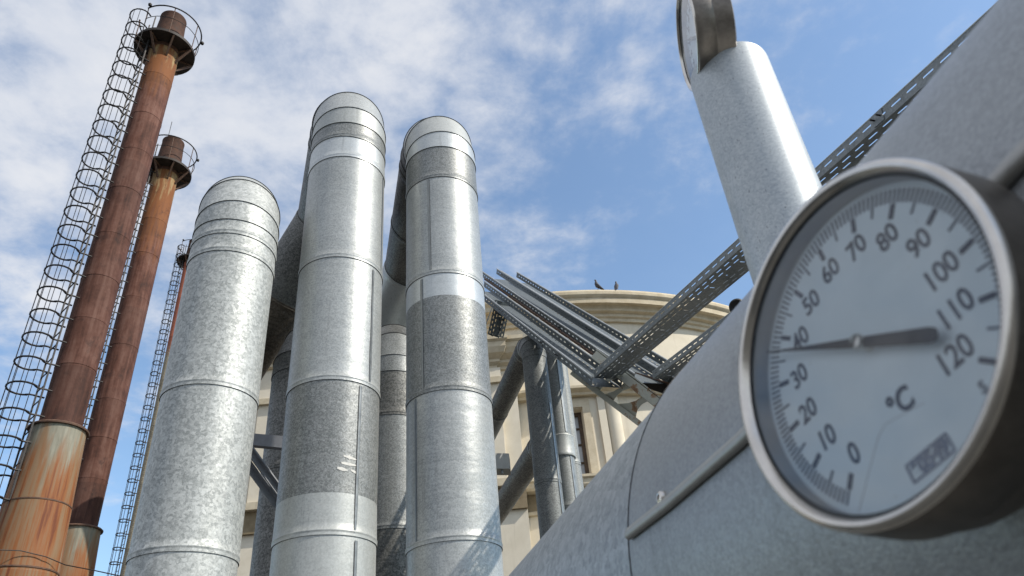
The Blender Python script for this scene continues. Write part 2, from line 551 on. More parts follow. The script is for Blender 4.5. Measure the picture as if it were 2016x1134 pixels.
M_fascia = plaster('shaded_fascia_and_roof', (0.18, 0.14, 0.085), (0.28, 0.225, 0.145), 4)  # on the fascias the dark tone stands in for shade below the sill
M_windowframe = simple('weathered_window_wood', (0.085, 0.06, 0.042), 0.8, 0.0, 0.5, 10)
def peeling():
    k = Mat('peeling_paint_steel')
    f = k.noise(k.co, 6, 8, 0.7, 0.4)
    c = k.ramp(f, [(0.35, (0.34, 0.35, 0.30)), (0.55, (0.42, 0.42, 0.36)), (0.60, (0.28, 0.17, 0.09)), (0.72, (0.12, 0.05, 0.025))])
    return k.out(c, 0.65, 0.1, k.bump(f, 0.3, 0.004))
M_peel = peeling()
M_ground = simple('yard_concrete', (0.055, 0.055, 0.052), 0.9, 0.0, 0.25, 0.6, 0.2)

# ------------------------------------------------------------------ ground
g = MB().add([(-600, -600, 0), (600, -600, 0), (600, 600, 0), (-600, 600, 0)], [(0, 1, 2, 3)]).build('ground', M_ground)
g['kind'] = 'structure'

# ------------------------------------------------------------------ sheet-metal pipe helpers
def ring(p, t, n, e1, e2, r, segs, shift):
    out = []
    tn = t.dot(n)
    for k in range(segs):
        a = 2 * math.pi * k / segs
        v = (e1 * math.cos(a) + e2 * math.sin(a)) * r
        out.append(p + v + t * (shift - v.dot(n) / tn))
    return out
def sleeve(name, p0, n0, p1, n1, r, mat, parent, bead=True, lip=0.0055, segs=72, cap=False):
    """one sheet-metal jacket between two mitre planes; its start laps over the jacket before it"""
    p0, p1 = V(p0), V(p1)
    t = (p1 - p0).normalized()
    e1 = V((0, 0, 1)).cross(t)
    if e1.length < 1e-3:
        e1 = V((1, 0, 0))
    e1.normalize()
    e2 = t.cross(e1)
    rs = []
    prof = [(0.0, r - 0.006), (0.0, r + lip), (0.012, r + lip)]
    if bead:
        prof += [(0.020, r + lip * 0.8), (0.024, r + lip + 0.001), (0.028, r + lip + 0.0016), (0.032, r + lip + 0.001), (0.036, r + lip * 0.6)]
    prof += [(0.075, r + lip * 0.4)]
    for sft, rr in prof:
        rs.append(ring(p0, t, n0, e1, e2, rr, segs, sft))
    Ln = (p1 - p0).length
    if Ln > 0.4:
        for q in (0.25, 0.5, 0.75):
            nn = n0.lerp(n1, q).normalized()
            rs.append(ring(p0.lerp(p1, q), t, nn, e1, e2, r + lip * 0.3 * (1 - q), segs, 0))
    rs.append(ring(p1, t, n1, e1, e2, r, segs, 0.0))
    ob = MB().rings(rs, False, False, cap).build(name, mat, parent, 50)
    ob.data.materials.append(M_seamdark)
    for i in range(segs):
        ob.data.polygons[i].material_index = 1  # lip edge faces coloured dark, standing in for shade in the seam
    return ob
def run(points, r, parent, mats, name='jacket_section', seclen=1.0, beads=True, lip=0.006, start=0, cap_end=True):
    """mitred run of jackets through 3-D points, long straights cut into sections"""
    pts = [V(p) for p in points]
    dirs = [(pts[i + 1] - pts[i]).normalized() for i in range(len(pts) - 1)]
    norms = [dirs[0]] + [(dirs[i] + dirs[i + 1]).normalized() for i in range(len(dirs) - 1)] + [dirs[-1]]
    k = start
    for i in range(len(dirs)):
        a, b = pts[i], pts[i + 1]
        ln = (b - a).length
        m = max(1, round(ln / seclen)) if ln > seclen * 1.3 else 1
        for j in range(m):
            q0, q1 = a.lerp(b, j / m), a.lerp(b, (j + 1) / m)
            n0 = norms[i] if j == 0 else dirs[i]
            n1 = norms[i + 1] if j == m - 1 else dirs[i]
            sleeve(name if ln > 0.45 else 'elbow_gore', q0, n0, q1, n1, r, mats[k % len(mats)], parent, beads and ln > 0.45, lip, 72, cap_end and i == len(dirs) - 1 and j == m - 1)
            k += 1
def elbow(p, d0, d1, rb, n):
    """points of a gored elbow that starts at p heading d0 and leaves heading d1"""
    d0, d1 = V(d0).normalized(), V(d1).normalized()
    ang = d0.angle(d1)
    ax = d0.cross(d1).normalized()
    c = p + ax.cross(d0) * rb
    rad = p - c
    out = []
    # half segment, full segments, half segment -> mitred gores
    for i in range(n):
        a = ang * (i + 0.5) / n
        v = Matrix.Rotation(a, 3, ax) @ rad
        out.append(c + v / math.cos(ang / n / 2))
    return [p] + out + [c + Matrix.Rotation(ang, 3, ax) @ rad]
RIVET = None
def rivet(parent, pos, nrm, s=1.0):
    global RIVET
    if RIVET is None:
        RIVET = MB().lathe([(0.0085, -0.002), (0.0085, 0.001), (0.006, 0.005), (0.001, 0.0065)], segs=10, cap1=True).build('rivet', M_screw, parent)
        o = RIVET
        o.parent = parent
    else:
        o = RIVET.copy()
        COL.objects.link(o)
        o.parent = parent
    q = V((0, 0, 1)).rotation_difference(V(nrm))
    o.matrix_local = Matrix.Translation(pos - off(parent)) @ q.to_matrix().to_4x4() @ Matrix.Scale(s, 4)
    return o
def lap_strip(parent, c, r, ang, z0, z1, pitch=0.19, w=0.02, side=1, riv=1.0):
    """raised longitudinal lap with pop rivets on a vertical pipe, at plan angle ang"""
    m = MB()
    rs = []
    da = w / r
    prof = [(-0.10, r - 0.002), (0.0, r + 0.0055), (0.5, r + 0.0045), (1.0, r + 0.001)]
    for z in (z0, z1):
        rs.append([V((c.x + math.cos(ang + side * da * q) * rr, c.y + math.sin(ang + side * da * q) * rr, z)) for q, rr in prof])
    n = len(prof)
    vs = rs[0] + rs[1]
    m.add(vs, [(i, i + 1, n + i + 1, n + i) for i in range(n - 1)])
    o = m.build('lap_seam', M_seam, parent)
    g_ = MB()
    ga = [ang - side * 0.0035 / r, ang - side * 0.0005 / r]
    g_.add([V((c.x + math.cos(a) * (r + 0.0052), c.y + math.sin(a) * (r + 0.0052), z)) for z in (z0, z1) for a in ga], [(0, 1, 3, 2)])
    g_.build('lap_shade_strip', M_dark, o)  # dark strip added along the lap edge, standing in for its shade
    z = z0 + 0.08
    while z < z1 - 0.04:
        a = ang + side * da * 0.4
        rivet(o, V((c.x + math.cos(a) * (r + 0.0055), c.y + math.sin(a) * (r + 0.0055), z)), V((math.cos(a), math.sin(a), 0)), riv)
        z += pitch * (0.9 + 0.2 * rnd.random())
    return o
def plan(az_deg, d):
    a = R_(az_deg)
    return V((math.sin(a) * d, math.cos(a) * d, 0))
def lap_angle(az_deg, d, r, px, py):
    """plan angle on the pipe of the surface point seen at a pixel"""
    a0 = R_(az_deg)
    dl = azel(px, py)[0] - a0
    s_ = max(-0.999, min(0.999, d * math.sin(dl) / r))
    b = math.asin(s_) - dl
    tc_ = V((-math.sin(a0), -math.cos(a0)))
    rg = V((math.cos(a0), -math.sin(a0)))
    v = tc_ * math.cos(b) + rg * math.sin(b)
    return math.atan2(v.y, v.x)

# ------------------------------------------------------------------ the big ducts
PR = 0.305
def big_pipe(az, d, zs, ztop, mats, label, head, rear, gores, rear_mats, laps, r=PR, rb=0.605, flush=(), name='galvanised_duct', group='upright galvanised ducts'):
    c = plan(az, d)
    root = thing(name, label, 'duct', (c.x, c.y, 0), group)
    up_ = V((0, 0, 1))
    zz = [z + CAM.z for z in zs]
    for i in range(len(zz) - 1):
        fl_ = i in flush
        sleeve('jacket_section', c + up_ * zz[i], up_, c + up_ * zz[i + 1], up_, r, mats[i], root, not fl_, 0.0002 if fl_ else 0.0055)
    p = c + up_ * zz[-1]
    hd = V((math.sin(R_(head)), math.cos(R_(head)), 0))
    el = elbow(p, up_, hd, rb, gores)
    pts = el + [V(q) for q in rear]
    dirs = None
    run(pts, r, root, rear_mats, seclen=1.0, lip=0.0065)
    for (px, py, z0, z1, side) in laps:
        lap_strip(root, c, r, lap_angle(az, d, r, px, py), z0 + CAM.z, z1 + CAM.z, side=side)
    return root, el
def hz(p, head, ln, dz=0):
    return V(p) + V((math.sin(R_(head)) * ln, math.cos(R_(head)) * ln, dz))

# duct 2 (tallest, middle)
zs2 = [-1.7, -0.75, 0.27, 1.263, 1.51, 2.25, 3.23, 4.218, 4.44, 4.60]
mats2 = [G_mid, G_mid, G_pale, G_pale, G_dark, G_mid, G_mid, G_bright, G_dark]
A2, D2 = -15.75, 4.69
e_end = plan(A2, D2) + V((0, 0, CAM.z + 4.60 + 0.605))
e2 = hz(e_end, -22, 0.605)
q2 = hz(e2, -22, 1.15)
q2b = at(455, 735, 7.9)
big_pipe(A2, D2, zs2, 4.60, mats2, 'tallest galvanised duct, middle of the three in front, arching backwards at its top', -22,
         [q2, q2b], 4, [G_pale, G_mid, G_mid, G_old, G_old, G_old, G_old, G_brown, G_brown, G_brown],  # last jackets in darker brown: shade under the run put into colour
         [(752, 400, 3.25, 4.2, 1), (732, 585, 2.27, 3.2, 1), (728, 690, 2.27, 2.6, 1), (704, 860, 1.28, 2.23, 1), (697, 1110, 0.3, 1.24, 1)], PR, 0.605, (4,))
# bird droppings run across duct 2
M_drop = simple('bird_dropping', (0.62, 0.61, 0.57), 0.8, 0.0, 0.15, 60, 0.0)
c2 = plan(A2, D2)
dr = MB()
for (xa, ya, xb, yb, w) in ((676, 897, 702, 905, 5), (672, 911, 704, 917, 5), (664, 921, 684, 926, 6), (690, 925, 704, 932, 4), (684, 899, 692, 902, 7)):
    top_, bot_ = [], []
    for k in range(7):
        q = k / 6
        x, y = xa + (xb - xa) * q, ya + (yb - ya) * q
        hw = w * 0.5 * (0.25 + math.sin(math.pi * min(1, q * 0.85 + 0.12))) * (0.7 + 0.5 * rnd.random())
        for L__, yy in ((top_, y - hw), (bot_, y + hw)):
            a = lap_angle(A2, D2, PR, x, yy)
            dd = D2 - PR * math.cos(a - math.atan2(-c2.y, -c2.x))
            L__.append(V((c2.x + math.cos(a) * (PR + 0.0018), c2.y + math.sin(a) * (PR + 0.0018), CAM.z + dd * math.tan(azel(x, yy)[1]))))
    dr.add(top_ + bot_, [(i, i + 1, 8 + i, 7 + i) for i in range(6)])
duct2 = [o for o in bpy.data.objects if o.get('label', '').startswith('tallest')][0]
dr.build('dropping_streaks', M_drop, duct2)
# duct 3
zs3 = [-1.7, -0.75, 0.27, 1.253, 2.265, 3.04, 3.24, 4.214, 4.56]
mats3 = [G_mid, G_mid, G_mid, G_mid, G_dark, G_bright, G_mid, G_dark]
A3, D3 = -6.22, 4.88
e3 = hz(plan(A3, D3) + V((0, 0, CAM.z + 4.56 + 0.605)), -16, 0.605)
q3 = hz(e3, -16, 1.75)
q3b = at(690, 790, 9.6)
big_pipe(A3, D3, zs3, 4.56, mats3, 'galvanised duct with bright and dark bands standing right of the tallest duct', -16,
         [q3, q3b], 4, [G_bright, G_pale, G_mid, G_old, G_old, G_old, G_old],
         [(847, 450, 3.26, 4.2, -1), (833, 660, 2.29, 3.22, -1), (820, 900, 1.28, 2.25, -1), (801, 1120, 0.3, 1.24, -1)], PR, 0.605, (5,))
# duct 1
zs1 = [-1.7, -0.6, 0.18, 1.127, 2.08, 3.055, 3.20, 3.32]
mats1 = [G_spangle] * 7
A1, D1 = -25.2, 4.50
e1_ = hz(plan(A1, D1) + V((0, 0, CAM.z + 3.32 + 0.553)), -25.4, 0.553)
big_pipe(A1, D1, zs1, 3.32, mats1, 'shortest front duct with coarse mottled zinc, left of the other galvanised ducts', -25.4,
         [hz(e1_, -25.4, 2.0)], 4, [G_spangle, G_spangle, G_pale, G_spangle], [], 0.279, 0.553)
# duct 4, behind, between 2 and 3
A4, D4 = -10.9, 6.9
e4 = hz(plan(A4, D4) + V((0, 0, CAM.z + 3.49 + 0.605)), -12, 0.605)
zs4 = [-1.7, -0.1, 0.9, 1.94, 3.02, 3.49]
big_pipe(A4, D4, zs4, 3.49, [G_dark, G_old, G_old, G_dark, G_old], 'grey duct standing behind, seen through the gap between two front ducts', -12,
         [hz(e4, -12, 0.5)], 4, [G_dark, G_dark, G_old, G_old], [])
# brown pipe behind, between 1 and 2
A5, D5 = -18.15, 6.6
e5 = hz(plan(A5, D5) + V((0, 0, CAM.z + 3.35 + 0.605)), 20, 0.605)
big_pipe(A5, D5, [-1.7, 0.4, 1.4, 2.4, 3.35], 3.35, [G_brown, G_brown, G_old, G_old], 'dark brown pipe in shade behind the gap between the two left ducts', 20,
         [hz(e5, 20, 0.6)], 4, [G_old, G_old, G_old, G_old], [])

# ------------------------------------------------------------------ small pipes at the building
DA = V((-0.2712, 0.9625, 0.0))            # heading shared by the foreground duct and the pipe runs
def small_pipe(name, label, pts, r, mats, sec, laps=(), bands=()):
    root = thing(name, label, 'pipe', (pts[0][0], pts[0][1], 0), 'thin galvanised pipes at the building')
    run(pts, r, root, mats, 'pipe_jacket', sec, True, 0.004)
    return root
v1 = plan(1.36, 6.8)
zt = CAM.z + 3.62
el1 = elbow(v1 + V((0, 0, zt)), V((0, 0, 1)), DA, 0.25, 4)
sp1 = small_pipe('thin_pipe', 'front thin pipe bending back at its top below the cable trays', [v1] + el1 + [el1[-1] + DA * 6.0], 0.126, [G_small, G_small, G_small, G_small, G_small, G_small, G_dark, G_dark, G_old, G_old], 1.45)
lap_strip(sp1, v1, 0.126, lap_angle(1.36, 6.8, 0.126, 1084, 820), CAM.z + 0.3, CAM.z + 3.1, 0.45, 0.03, 1, 1.0)
v2 = plan(2.75, 7.25)
sp2 = small_pipe('thin_pipe', 'lapped thin pipe with a wide clamp band, second from the left beside the window', [v2, v2 + V((0, 0, 5.80))], 0.118, [G_smallpale, G_smallpale, G_smallpale], 2.0)
lap_strip(sp2, v2, 0.118, lap_angle(2.75, 7.25, 0.118, 1102, 760), CAM.z + 2.95, CAM.z + 4.0, 0.4, 0.035, 1, 1.0)
lap_strip(sp2, v2, 0.118, lap_angle(2.75, 7.25, 0.118, 1125, 920), CAM.z + 0.3, CAM.z + 2.7, 0.4, 0.035, 1, 1.0)
MB().lathe([(0.118, 0), (0.134, 0.0), (0.138, 0.012), (0.134, 0.03), (0.134, 0.20), (0.138, 0.215), (0.134, 0.225), (0.118, 0.225)], (v2.x, v2.y, CAM.z + 2.7), 48).build('clamp_band', G_pale, sp2)
v3 = plan(3.42, 8.3)
small_pipe('thin_pipe', 'pale thin pipe hard against the window, rightmost of the thin pipes', [v3, v3 + V((0, 0, 6.25))], 0.10, [G_smallpale, G_smallpale, G_smallpale], 1.6)
# level run below the first, seen through the gap
v4 = plan(1.45, 7.75)
z4 = at(1040, 798, 7.4).z
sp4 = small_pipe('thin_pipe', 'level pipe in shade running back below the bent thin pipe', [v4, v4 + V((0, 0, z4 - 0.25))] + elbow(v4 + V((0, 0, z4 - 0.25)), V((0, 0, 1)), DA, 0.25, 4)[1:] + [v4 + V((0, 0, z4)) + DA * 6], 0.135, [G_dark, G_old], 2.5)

# ------------------------------------------------------------------ foreground duct with thermometers
RD = 0.289
DC = CAM + V((0.540, 0.153, 0.139))
def dpt(s, ang, r):
    """point on/off the duct: s along, ang measured from +Z towards the camera side, r from axis"""
    side = V((-0.9625, -0.2712, 0))       # horizontal, away from the duct towards the lens
    return DC + DA * s + (V((0, 0, 1)) * math.cos(ang) + side * math.sin(ang)) * r
duct = thing('insulated_duct', 'large grey duct close to the lens running from lower left to upper right', 'duct', (DC.x, DC.y, 0))
S0 = 0.647
for (a, b, m) in ((-3.0, -1.553, G_duct), (-1.553, S0 - 1.2, G_duct), (S0 - 1.2, S0, G_duct), (S0, S0 + 1.1, G_duct2), (S0 + 1.1, 2.6, G_duct2)):
    t0, t1 = DC + DA * b, DC + DA * a        # laps open away from the lens
    sleeve('jacket_section', t1, DA, t0, DA, RD + (0.0045 if m is G_duct else 0), m, duct, False, 0.0015, 128)
pe = DC + DA * 2.6
run(elbow(pe, DA, V((0, 0, -1)), 0.6, 4)+[V((pe.x, pe.y, 0.0)) + DA * 0.6], RD, duct, [G_duct2], lip=0.003)
MB().lathe([(RD + 0.0005, -0.0012), (RD + 0.0052, -0.0012), (RD + 0.0052, -0.0002), (RD + 0.0005, -0.0002)], DC + DA * (S0 + 0.0014), 160, False, False, DA, V((0, 0, 1))).build('seam_gap', M_dark, duct)
# hit of a pixel on the duct -> (s, angle)
def duct_hit(px, py, r=RD):
    d = ray(px, py)
    dp = d - DA * d.dot(DA)
    o_ = CAM - DC
    op = o_ - DA * o_.dot(DA)
    A, B, C_ = dp.dot(dp), 2 * dp.dot(op), op.dot(op) - r * r
    t = (-B - math.sqrt(max(0, B * B - 4 * A * C_))) / 2 / A
    P = CAM + d * t - DC
    side = V((-0.9625, -0.2712, 0))
    return P.dot(DA), math.atan2(P.dot(side), P.z)
lap_px = [(1252, 1050), (1330, 990), (1400, 930), (1475, 866), (1965, 392), (2016, 335), (2100, 250)]
lh = [duct_hit(*q) for q in lap_px]
def lap_prof(s, a):
    out = []
    for dw, h in ((-0.0045, 0.003), (-0.003, 0.0072), (0.000, 0.0088), (0.0035, 0.0090), (0.0062, 0.0076), (0.0072, 0.0050), (0.0066, 0.0036)):
        out.append(dpt(s, a + dw / RD, RD + 0.002 + h))
    return out
fine_lap = []
for i in range(len(lh) - 1):
    for j in range(6):
        q = j / 6
        fine_lap.append((lh[i][0] * (1 - q) + lh[i + 1][0] * q, lh[i][1] * (1 - q) + lh[i + 1][1] * q))
fine_lap.append(lh[-1])
mb = MB()
mb.rings([lap_prof(*q) for q in fine_lap], False, True, True)
lapo = mb.build('lap_seam', M_ductlap, duct, 60)
s_, a_ = duct_hit(1316, 990)
sc_p = dpt(s_, a_ - 0.012, RD + 0.005)
sc_n = (dpt(s_, a_, 1) - dpt(s_, a_, 0)).normalized()
scr = MB().lathe([(0.0058, -0.006), (0.0060, 0.001), (0.0052, 0.0032), (0.0032, 0.0042), (0.0024, 0.0040), (0.0022, 0.0012), (0.0005, 0.0010)], sc_p, 24, False, True, sc_n, sc_n.orthogonal().normalized()).build('screw', M_stain, lapo)

# thermometer ------------------------------------------------------------------
U_ = 0.0563
def dial_gauge(label, loc, Bx, By, Bz, reading, case_back, stem_len, stem_dir_back=True):
    m3 = Matrix(((Bx.x, By.x, Bz.x), (Bx.y, By.y, Bz.y), (Bx.z, By.z, Bz.z)))
    root = thing('dial_thermometer', label, 'thermometer', loc, 'dial thermometers', m3)
    u = U_
    case = MB().lathe([(1.417 * u, 0.20 * u), (1.42 * u, 0.16 * u), (1.42 * u, -0.24 * u), (1.40 * u, -0.27 * u), ((1.36 if stem_len else 1.40) * u, -0.30 * u), ((1.33 if stem_len else 1.40) * u, case_back * u + 0.003), (1.28 * u, case_back * u), (0.3 * u, case_back * u)], segs=128, cap1=True).build('case', M_case, root)
    prof = [(1.295, -0.02), (1.295, 0.165), (1.305, 0.178), (1.315, 0.195), (1.325, 0.225), (1.345, 0.250), (1.372, 0.257), (1.398, 0.247), (1.412, 0.228), (1.418, 0.20)]
    MB().lathe([(r * u, z * u) for r, z in prof[2:]], segs=160).build('bezel_ring', M_stain, root)
    MB().lathe([(r * u, z * u) for r, z in prof[:3]], segs=128).build('bezel_inner_wall', M_bezelwall, root)
    MB().lathe([(1.318 * u, 0.168 * u), (1.318 * u, 0.186 * u), (1.29 * u, 0.192 * u), (1.285 * u, 0.172 * u)], segs=128).build('gasket', M_dark, root)
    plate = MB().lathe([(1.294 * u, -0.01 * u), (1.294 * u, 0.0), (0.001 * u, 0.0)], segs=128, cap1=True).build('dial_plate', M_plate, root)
    # graduation
    SP = R_(273.6)
    mk, mn = MB(), MB()
    for i in range(121):
        a = (i - 60) / 120 * SP
        x, y = math.sin(a), math.cos(a)
        d, n = V((x, y, 0)), V((y, -x, 0))
        z = V((0, 0, 0.0004))
        mk_ = mn
        r0_, r1_, w = (1.125, 1.235, 0.0075)
        if i % 5 == 0 and i % 10:
            r0_, w = 1.035, 0.008
        mk_.box(d * (r0_ + r1_) / 2 * u + z, d * (r1_ - r0_) / 2 * u, n * w * u, V((0, 0, 0.0002)))
        if i % 10 == 0:
            mk.box(d * 1.055 * u + z, d * 0.062 * u, n * 0.020 * u, V((0, 0, 0.00025)))
    mn.build('fine_graduation', M_inkthin, plate, smooth=False)
    mk.build('decade_marks', M_ink, plate, smooth=False)
    for k in range(0, 121, 10):
        a = (k - 60) / 120 * SP
        rr = 0.845 if k < 100 else 0.80
        text_mesh('numeral', str(k), 0.248 * u, M_ink, plate, (math.sin(a) * rr * u, math.cos(a) * rr * u, 0.0003), 0.84, 0.0001, 0.0035 * u)
    text_mesh('celsius_mark', '°C', 0.25 * u, M_ink, plate, (0.0, -0.57 * u, 0.0003), 0.86, 0.0001, 0.007 * u)
    bx = MB()
    for (cx_, cy_, w, h) in ((0, 0.066, 0.205, 0.009), (0, -0.066, 0.205, 0.009), (-0.20, 0, 0.009, 0.066), (0.20, 0, 0.009, 0.066)):
        bx.box(((cx_) * u, (-1.03 + cy_) * u, 0.0003), (w * u, 0, 0), (0, h * u, 0), (0, 0, 0.0001 + 0.00004 * (h > 0.05)))
    bx.build('maker_frame', M_logo, plate, smooth=False)
    text_mesh('maker_mark', '60549', 0.15 * u, M_logo, plate, (0, -1.03 * u, 0.0003), 0.95, 0.0001, 0.010 * u)
    text_mesh('class_mark', '5', 0.12 * u, M_inkthin, plate, (0.60 * u, -0.89 * u, 0.0003), 0.9, 0.0001, 0.003 * u)
    # pointer
    a = (reading - 60) / 120 * SP
    d, n = V((math.sin(a), math.cos(a), 0)), V((math.cos(a), -math.sin(a), 0))
    pts = [(1.17, 0.004), (0.55, 0.022), (0.08, 0.040), (-0.08, 0.045), (-0.30, 0.050), (-0.66, 0.058), (-0.71, 0.05), (-0.735, 0.03)]
    lo, hi = [], []
    outl = [d * p * u + n * w * u for p, w in pts] + [d * p * u - n * w * u for p, w in reversed(pts)]
    k_ = len(outl)
    pm = MB().add([p + V((0, 0, 0.092 * u)) for p in outl] + [p + V((0, 0, 0.104 * u)) for p in outl],
                  [tuple(range(k_))[::-1], tuple(range(k_, 2 * k_))] + [(i, (i + 1) % k_, k_ + (i + 1) % k_, k_ + i) for i in range(k_)])
    ptr = pm.build('pointer', M_black, root, smooth=False)
    hub = MB().lathe([(0.055 * u, 0.0), (0.055 * u, 0.09 * u), (0.066 * u, 0.105 * u), (0.066 * u, 0.125 * u), (0.054 * u, 0.145 * u), (0.001, 0.150 * u)], segs=32, cap1=True).build('hub_screw', M_stain, ptr)
    MB().box((0, 0, 0.1495 * u), (0.045 * u, 0.028 * u, 0), (-0.004 * u, 0.0065 * u, 0), (0, 0, 0.0022 * u)).build('screw_slot', M_dark, hub, smooth=False)
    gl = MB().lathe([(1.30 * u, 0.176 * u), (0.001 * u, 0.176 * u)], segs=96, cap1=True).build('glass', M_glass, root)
    # stem into the well
    if stem_len:
        MB().lathe([(0.009, case_back * u + 0.001), (0.009, case_back * u - stem_len)], segs=24, cap1=True).build('stem', M_stain, root)
        MB().lathe([(0.015, case_back * u + 0.001), (0.015, case_back * u - 0.012)], segs=6, cap1=True).build('hex_nut', M_stain, root)
    return root, plate, gl
Bx = V((0.37370199, -0.90680539, 0.19506617)); By = V((0.020796, 0.21844116, 0.97562851)); Bz = V((-0.92731567, -0.36053772, 0.10048982))
dloc = CAM + V((2.71288671, 5.14690624, 2.59828882)) * U_
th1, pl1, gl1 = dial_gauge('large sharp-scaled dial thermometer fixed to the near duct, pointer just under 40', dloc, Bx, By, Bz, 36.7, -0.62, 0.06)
# hairline crack in the glass
cr = [(-0.60, -1.12), (-0.36, -0.93), (-0.16, -0.78), (-0.06, -0.74), (0.08, -0.77), (0.22, -0.80), (0.30, -0.82)]
MB().tube([V((x * U_, y * U_, 0.178 * U_)) for x, y in cr], 0.00013, 4).build('crack_line', M_bezelwall, gl1)
# second thermometer on its stand-off tube
tp = plan(25.0, 0.86)
TZ = CAM.z + 0.880
tube = thing('standoff_tube', 'thick speckled zinc tube rising from the near duct under the upper thermometer', 'tube', (tp.x, tp.y, DC.z + RD - 0.01))
MB().lathe([(0.0595, -0.6), (0.0595, -0.006), (0.0588, -0.002), (0.0565, 0.0), (0.001, 0.0)], (tp.x, tp.y, TZ), 96, False, True).build('tube_jacket', M_tube, tube)
MB().lathe([(0.066, 0), (0.067, 0.004), (0.0605, 0.007)], (tp.x, tp.y, DC.z + RD - 0.004), 64).build('base_collar', M_seam, tube)
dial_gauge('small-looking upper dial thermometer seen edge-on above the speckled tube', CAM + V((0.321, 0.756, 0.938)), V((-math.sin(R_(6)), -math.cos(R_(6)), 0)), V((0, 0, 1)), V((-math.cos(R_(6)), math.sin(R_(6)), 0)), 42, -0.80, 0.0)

# ------------------------------------------------------------------ perforated cable trays
def slot(cx_, cy_, l, w, n=3):
    pts = []
    r = w / 2
    for s in (1, -1):
        for i in range(n + 1):
            a = math.pi * i / n - math.pi / 2
            pts.append((cx_ + s * (l / 2 - r) + s * r * math.cos(a), cy_ + s * r * math.sin(a)))
    return pts
def plate_at(name, o_, ex, ey, L_, W_, holes, parent, mat, th=0.0015):
    """perforated strip: origin o_, along ex for L_, across ey for W_"""
    sp = [[(0, 0), (L_, 0), (L_, W_), (0, W_)]] + holes
    ob = curve_mesh(name, sp, mat, parent, th / 2)
    ez = ex.cross(ey)
    ob.matrix_local = Matrix.Translation(-off(parent)) @ Matrix(((ex.x, ey.x, ez.x, o_.x), (ex.y, ey.y, ez.y, o_.y), (ex.z, ey.z, ez.z, o_.z), (0, 0, 0, 1)))
    return ob
def tray(label, o_, ex, ec, en, L_, W_, H_, mat, pitch=0.05, slen=0.028, sw=0.007, floor_rows=(0.12, 0.3, 0.7, 0.88), flip=False, joints=(), cross=True, lipr=0.0035):
    """U-shaped tray; o_ = floor edge start, ex along, ec across, en up out of the floor"""
    root = thing('cable_tray', label, 'cable tray', o_, 'perforated cable trays')
    holes = []
    n = int(L_ / pitch)
    for i in range(n):
        x = (i + 0.5) * pitch
        for r in floor_rows:
            holes.append(slot(x + (pitch * 0.5 if r in floor_rows[1:3] and cross else 0), r * W_, slen, sw))
        if cross and i % 2 == 0 and x + pitch < L_ - 0.03:
            c0 = x + pitch * 0.5
            holes.append([(q[1], q[0]) for q in slot(0.5 * W_ + 0.0, c0, W_ * 0.17, sw)] if i % 4 else slot(c0, 0.5 * W_, 0.012, 0.012))
    plate_at('tray_floor', o_, ex, ec, L_, W_, holes, root, mat)
    fh = []
    for i in range(n):
        fh.append(slot((i + 0.5) * pitch, H_ * 0.5, slen, sw * 0.95))
    for sgn in (0, 1):
        base = o_ + ec * (W_ * sgn + (0.0025 if sgn == 0 else -0.0025)) + en * 0.002
        fl = plate_at('tray_flange', base, ex, en, L_, H_ - 0.004, fh, root, mat)
        lipc = base + en * (H_ - 0.004)
        MB().tube([lipc + en * 0.002, lipc + en * 0.002 + ex * L_], lipr, 8).build('flange_lip', M_lip, root)
        for j in joints:
            # splice plate with bolts
            side = -1 if sgn == 0 else 1
            mb = MB().box(base + ex * j + en * H_ * 0.5 + ec * side * 0.004, ex * 0.03, en * H_ * 0.46, ec * 0.0015)
            spl = mb.build('splice_plate', mat, root, smooth=False)
            for q in (-0.018, 0.018):
                b0 = base + ex * (j + q) + en * H_ * 0.5 + ec * side * 0.005
                MB().tube([b0, b0 + ec * side * 0.022], 0.004, 8).build('bolt', M_iron, spl)
    return root
# tray running over the near duct
dt = V((-0.29118, 0.94300, 0.16116)); hd = dt.cross(V((0, 0, 1))).normalized(); vv = hd.cross(dt).normalized()
base_pt = CAM + hd * 2.1878 + vv * (1.91695 - 0.0642)
sJ = (CAM + V((0.6077, 5.4473, 2.7630)) - base_pt).dot(dt)
s0 = 0.2
tray('perforated tray passing from the junction up over the near duct', base_pt + dt * s0, dt, hd, vv, sJ - s0 + 0.02, 0.20, 0.062, M_tray2,
     0.088, 0.055, 0.0085, joints=(2.02 - s0,))
# its parallel neighbour low by the duct
q3t = at(1285, 746, 6.25)
st_ = q3t
tray('lower perforated tray half hidden along the edge of the near duct', st_ - dt * 4.6, dt, hd, vv, 4.6, 0.20, 0.062, M_tray2, 0.088, 0.055, 0.0085)
# climbing group beyond the junction
J = at(1171, 731, 6.1)
Lp = at(954, 570, 9.0)
hT = (Lp - J).normalized()
cT = V((hd.x, hd.y, 0)).normalized()
nT = hT.cross(cT).normalized()
if (CAM - J).dot(nT) < 0:
    nT = -nT
H1 = 0.075
def tp_(a, b):
    return J + hT * a + cT * b - nT * H1 + cT * 0.0
spec = [(-0.098, 0.262, -0.17, 3.7, 'nearest of the climbing trays, its pale lip along the lower side'),
        (0.345, 0.315, -0.02, 4.75, 'middle climbing tray with two rows of slots above the rusty bar'),
        (0.672, 0.235, -0.12, 4.6, 'uppermost climbing tray, outlined against the sky and round building')]
for (b, w, a0, a1, lab) in spec:
    tray(lab, tp_(a0, b), hT, cT, nT, a1 - a0, w, H1, M_tray, 0.095, 0.045, 0.013, (0.16, 0.84), joints=(1.6 - a0, 0.62 - a0) if b > 0 else (0.95 - a0, 0.55 - a0), cross=False, lipr=0.008)
rb = thing('angle_bar', 'thin rusty angle bar lying in the gap between two climbing cable trays', 'bar', tp_(0, 0.30))
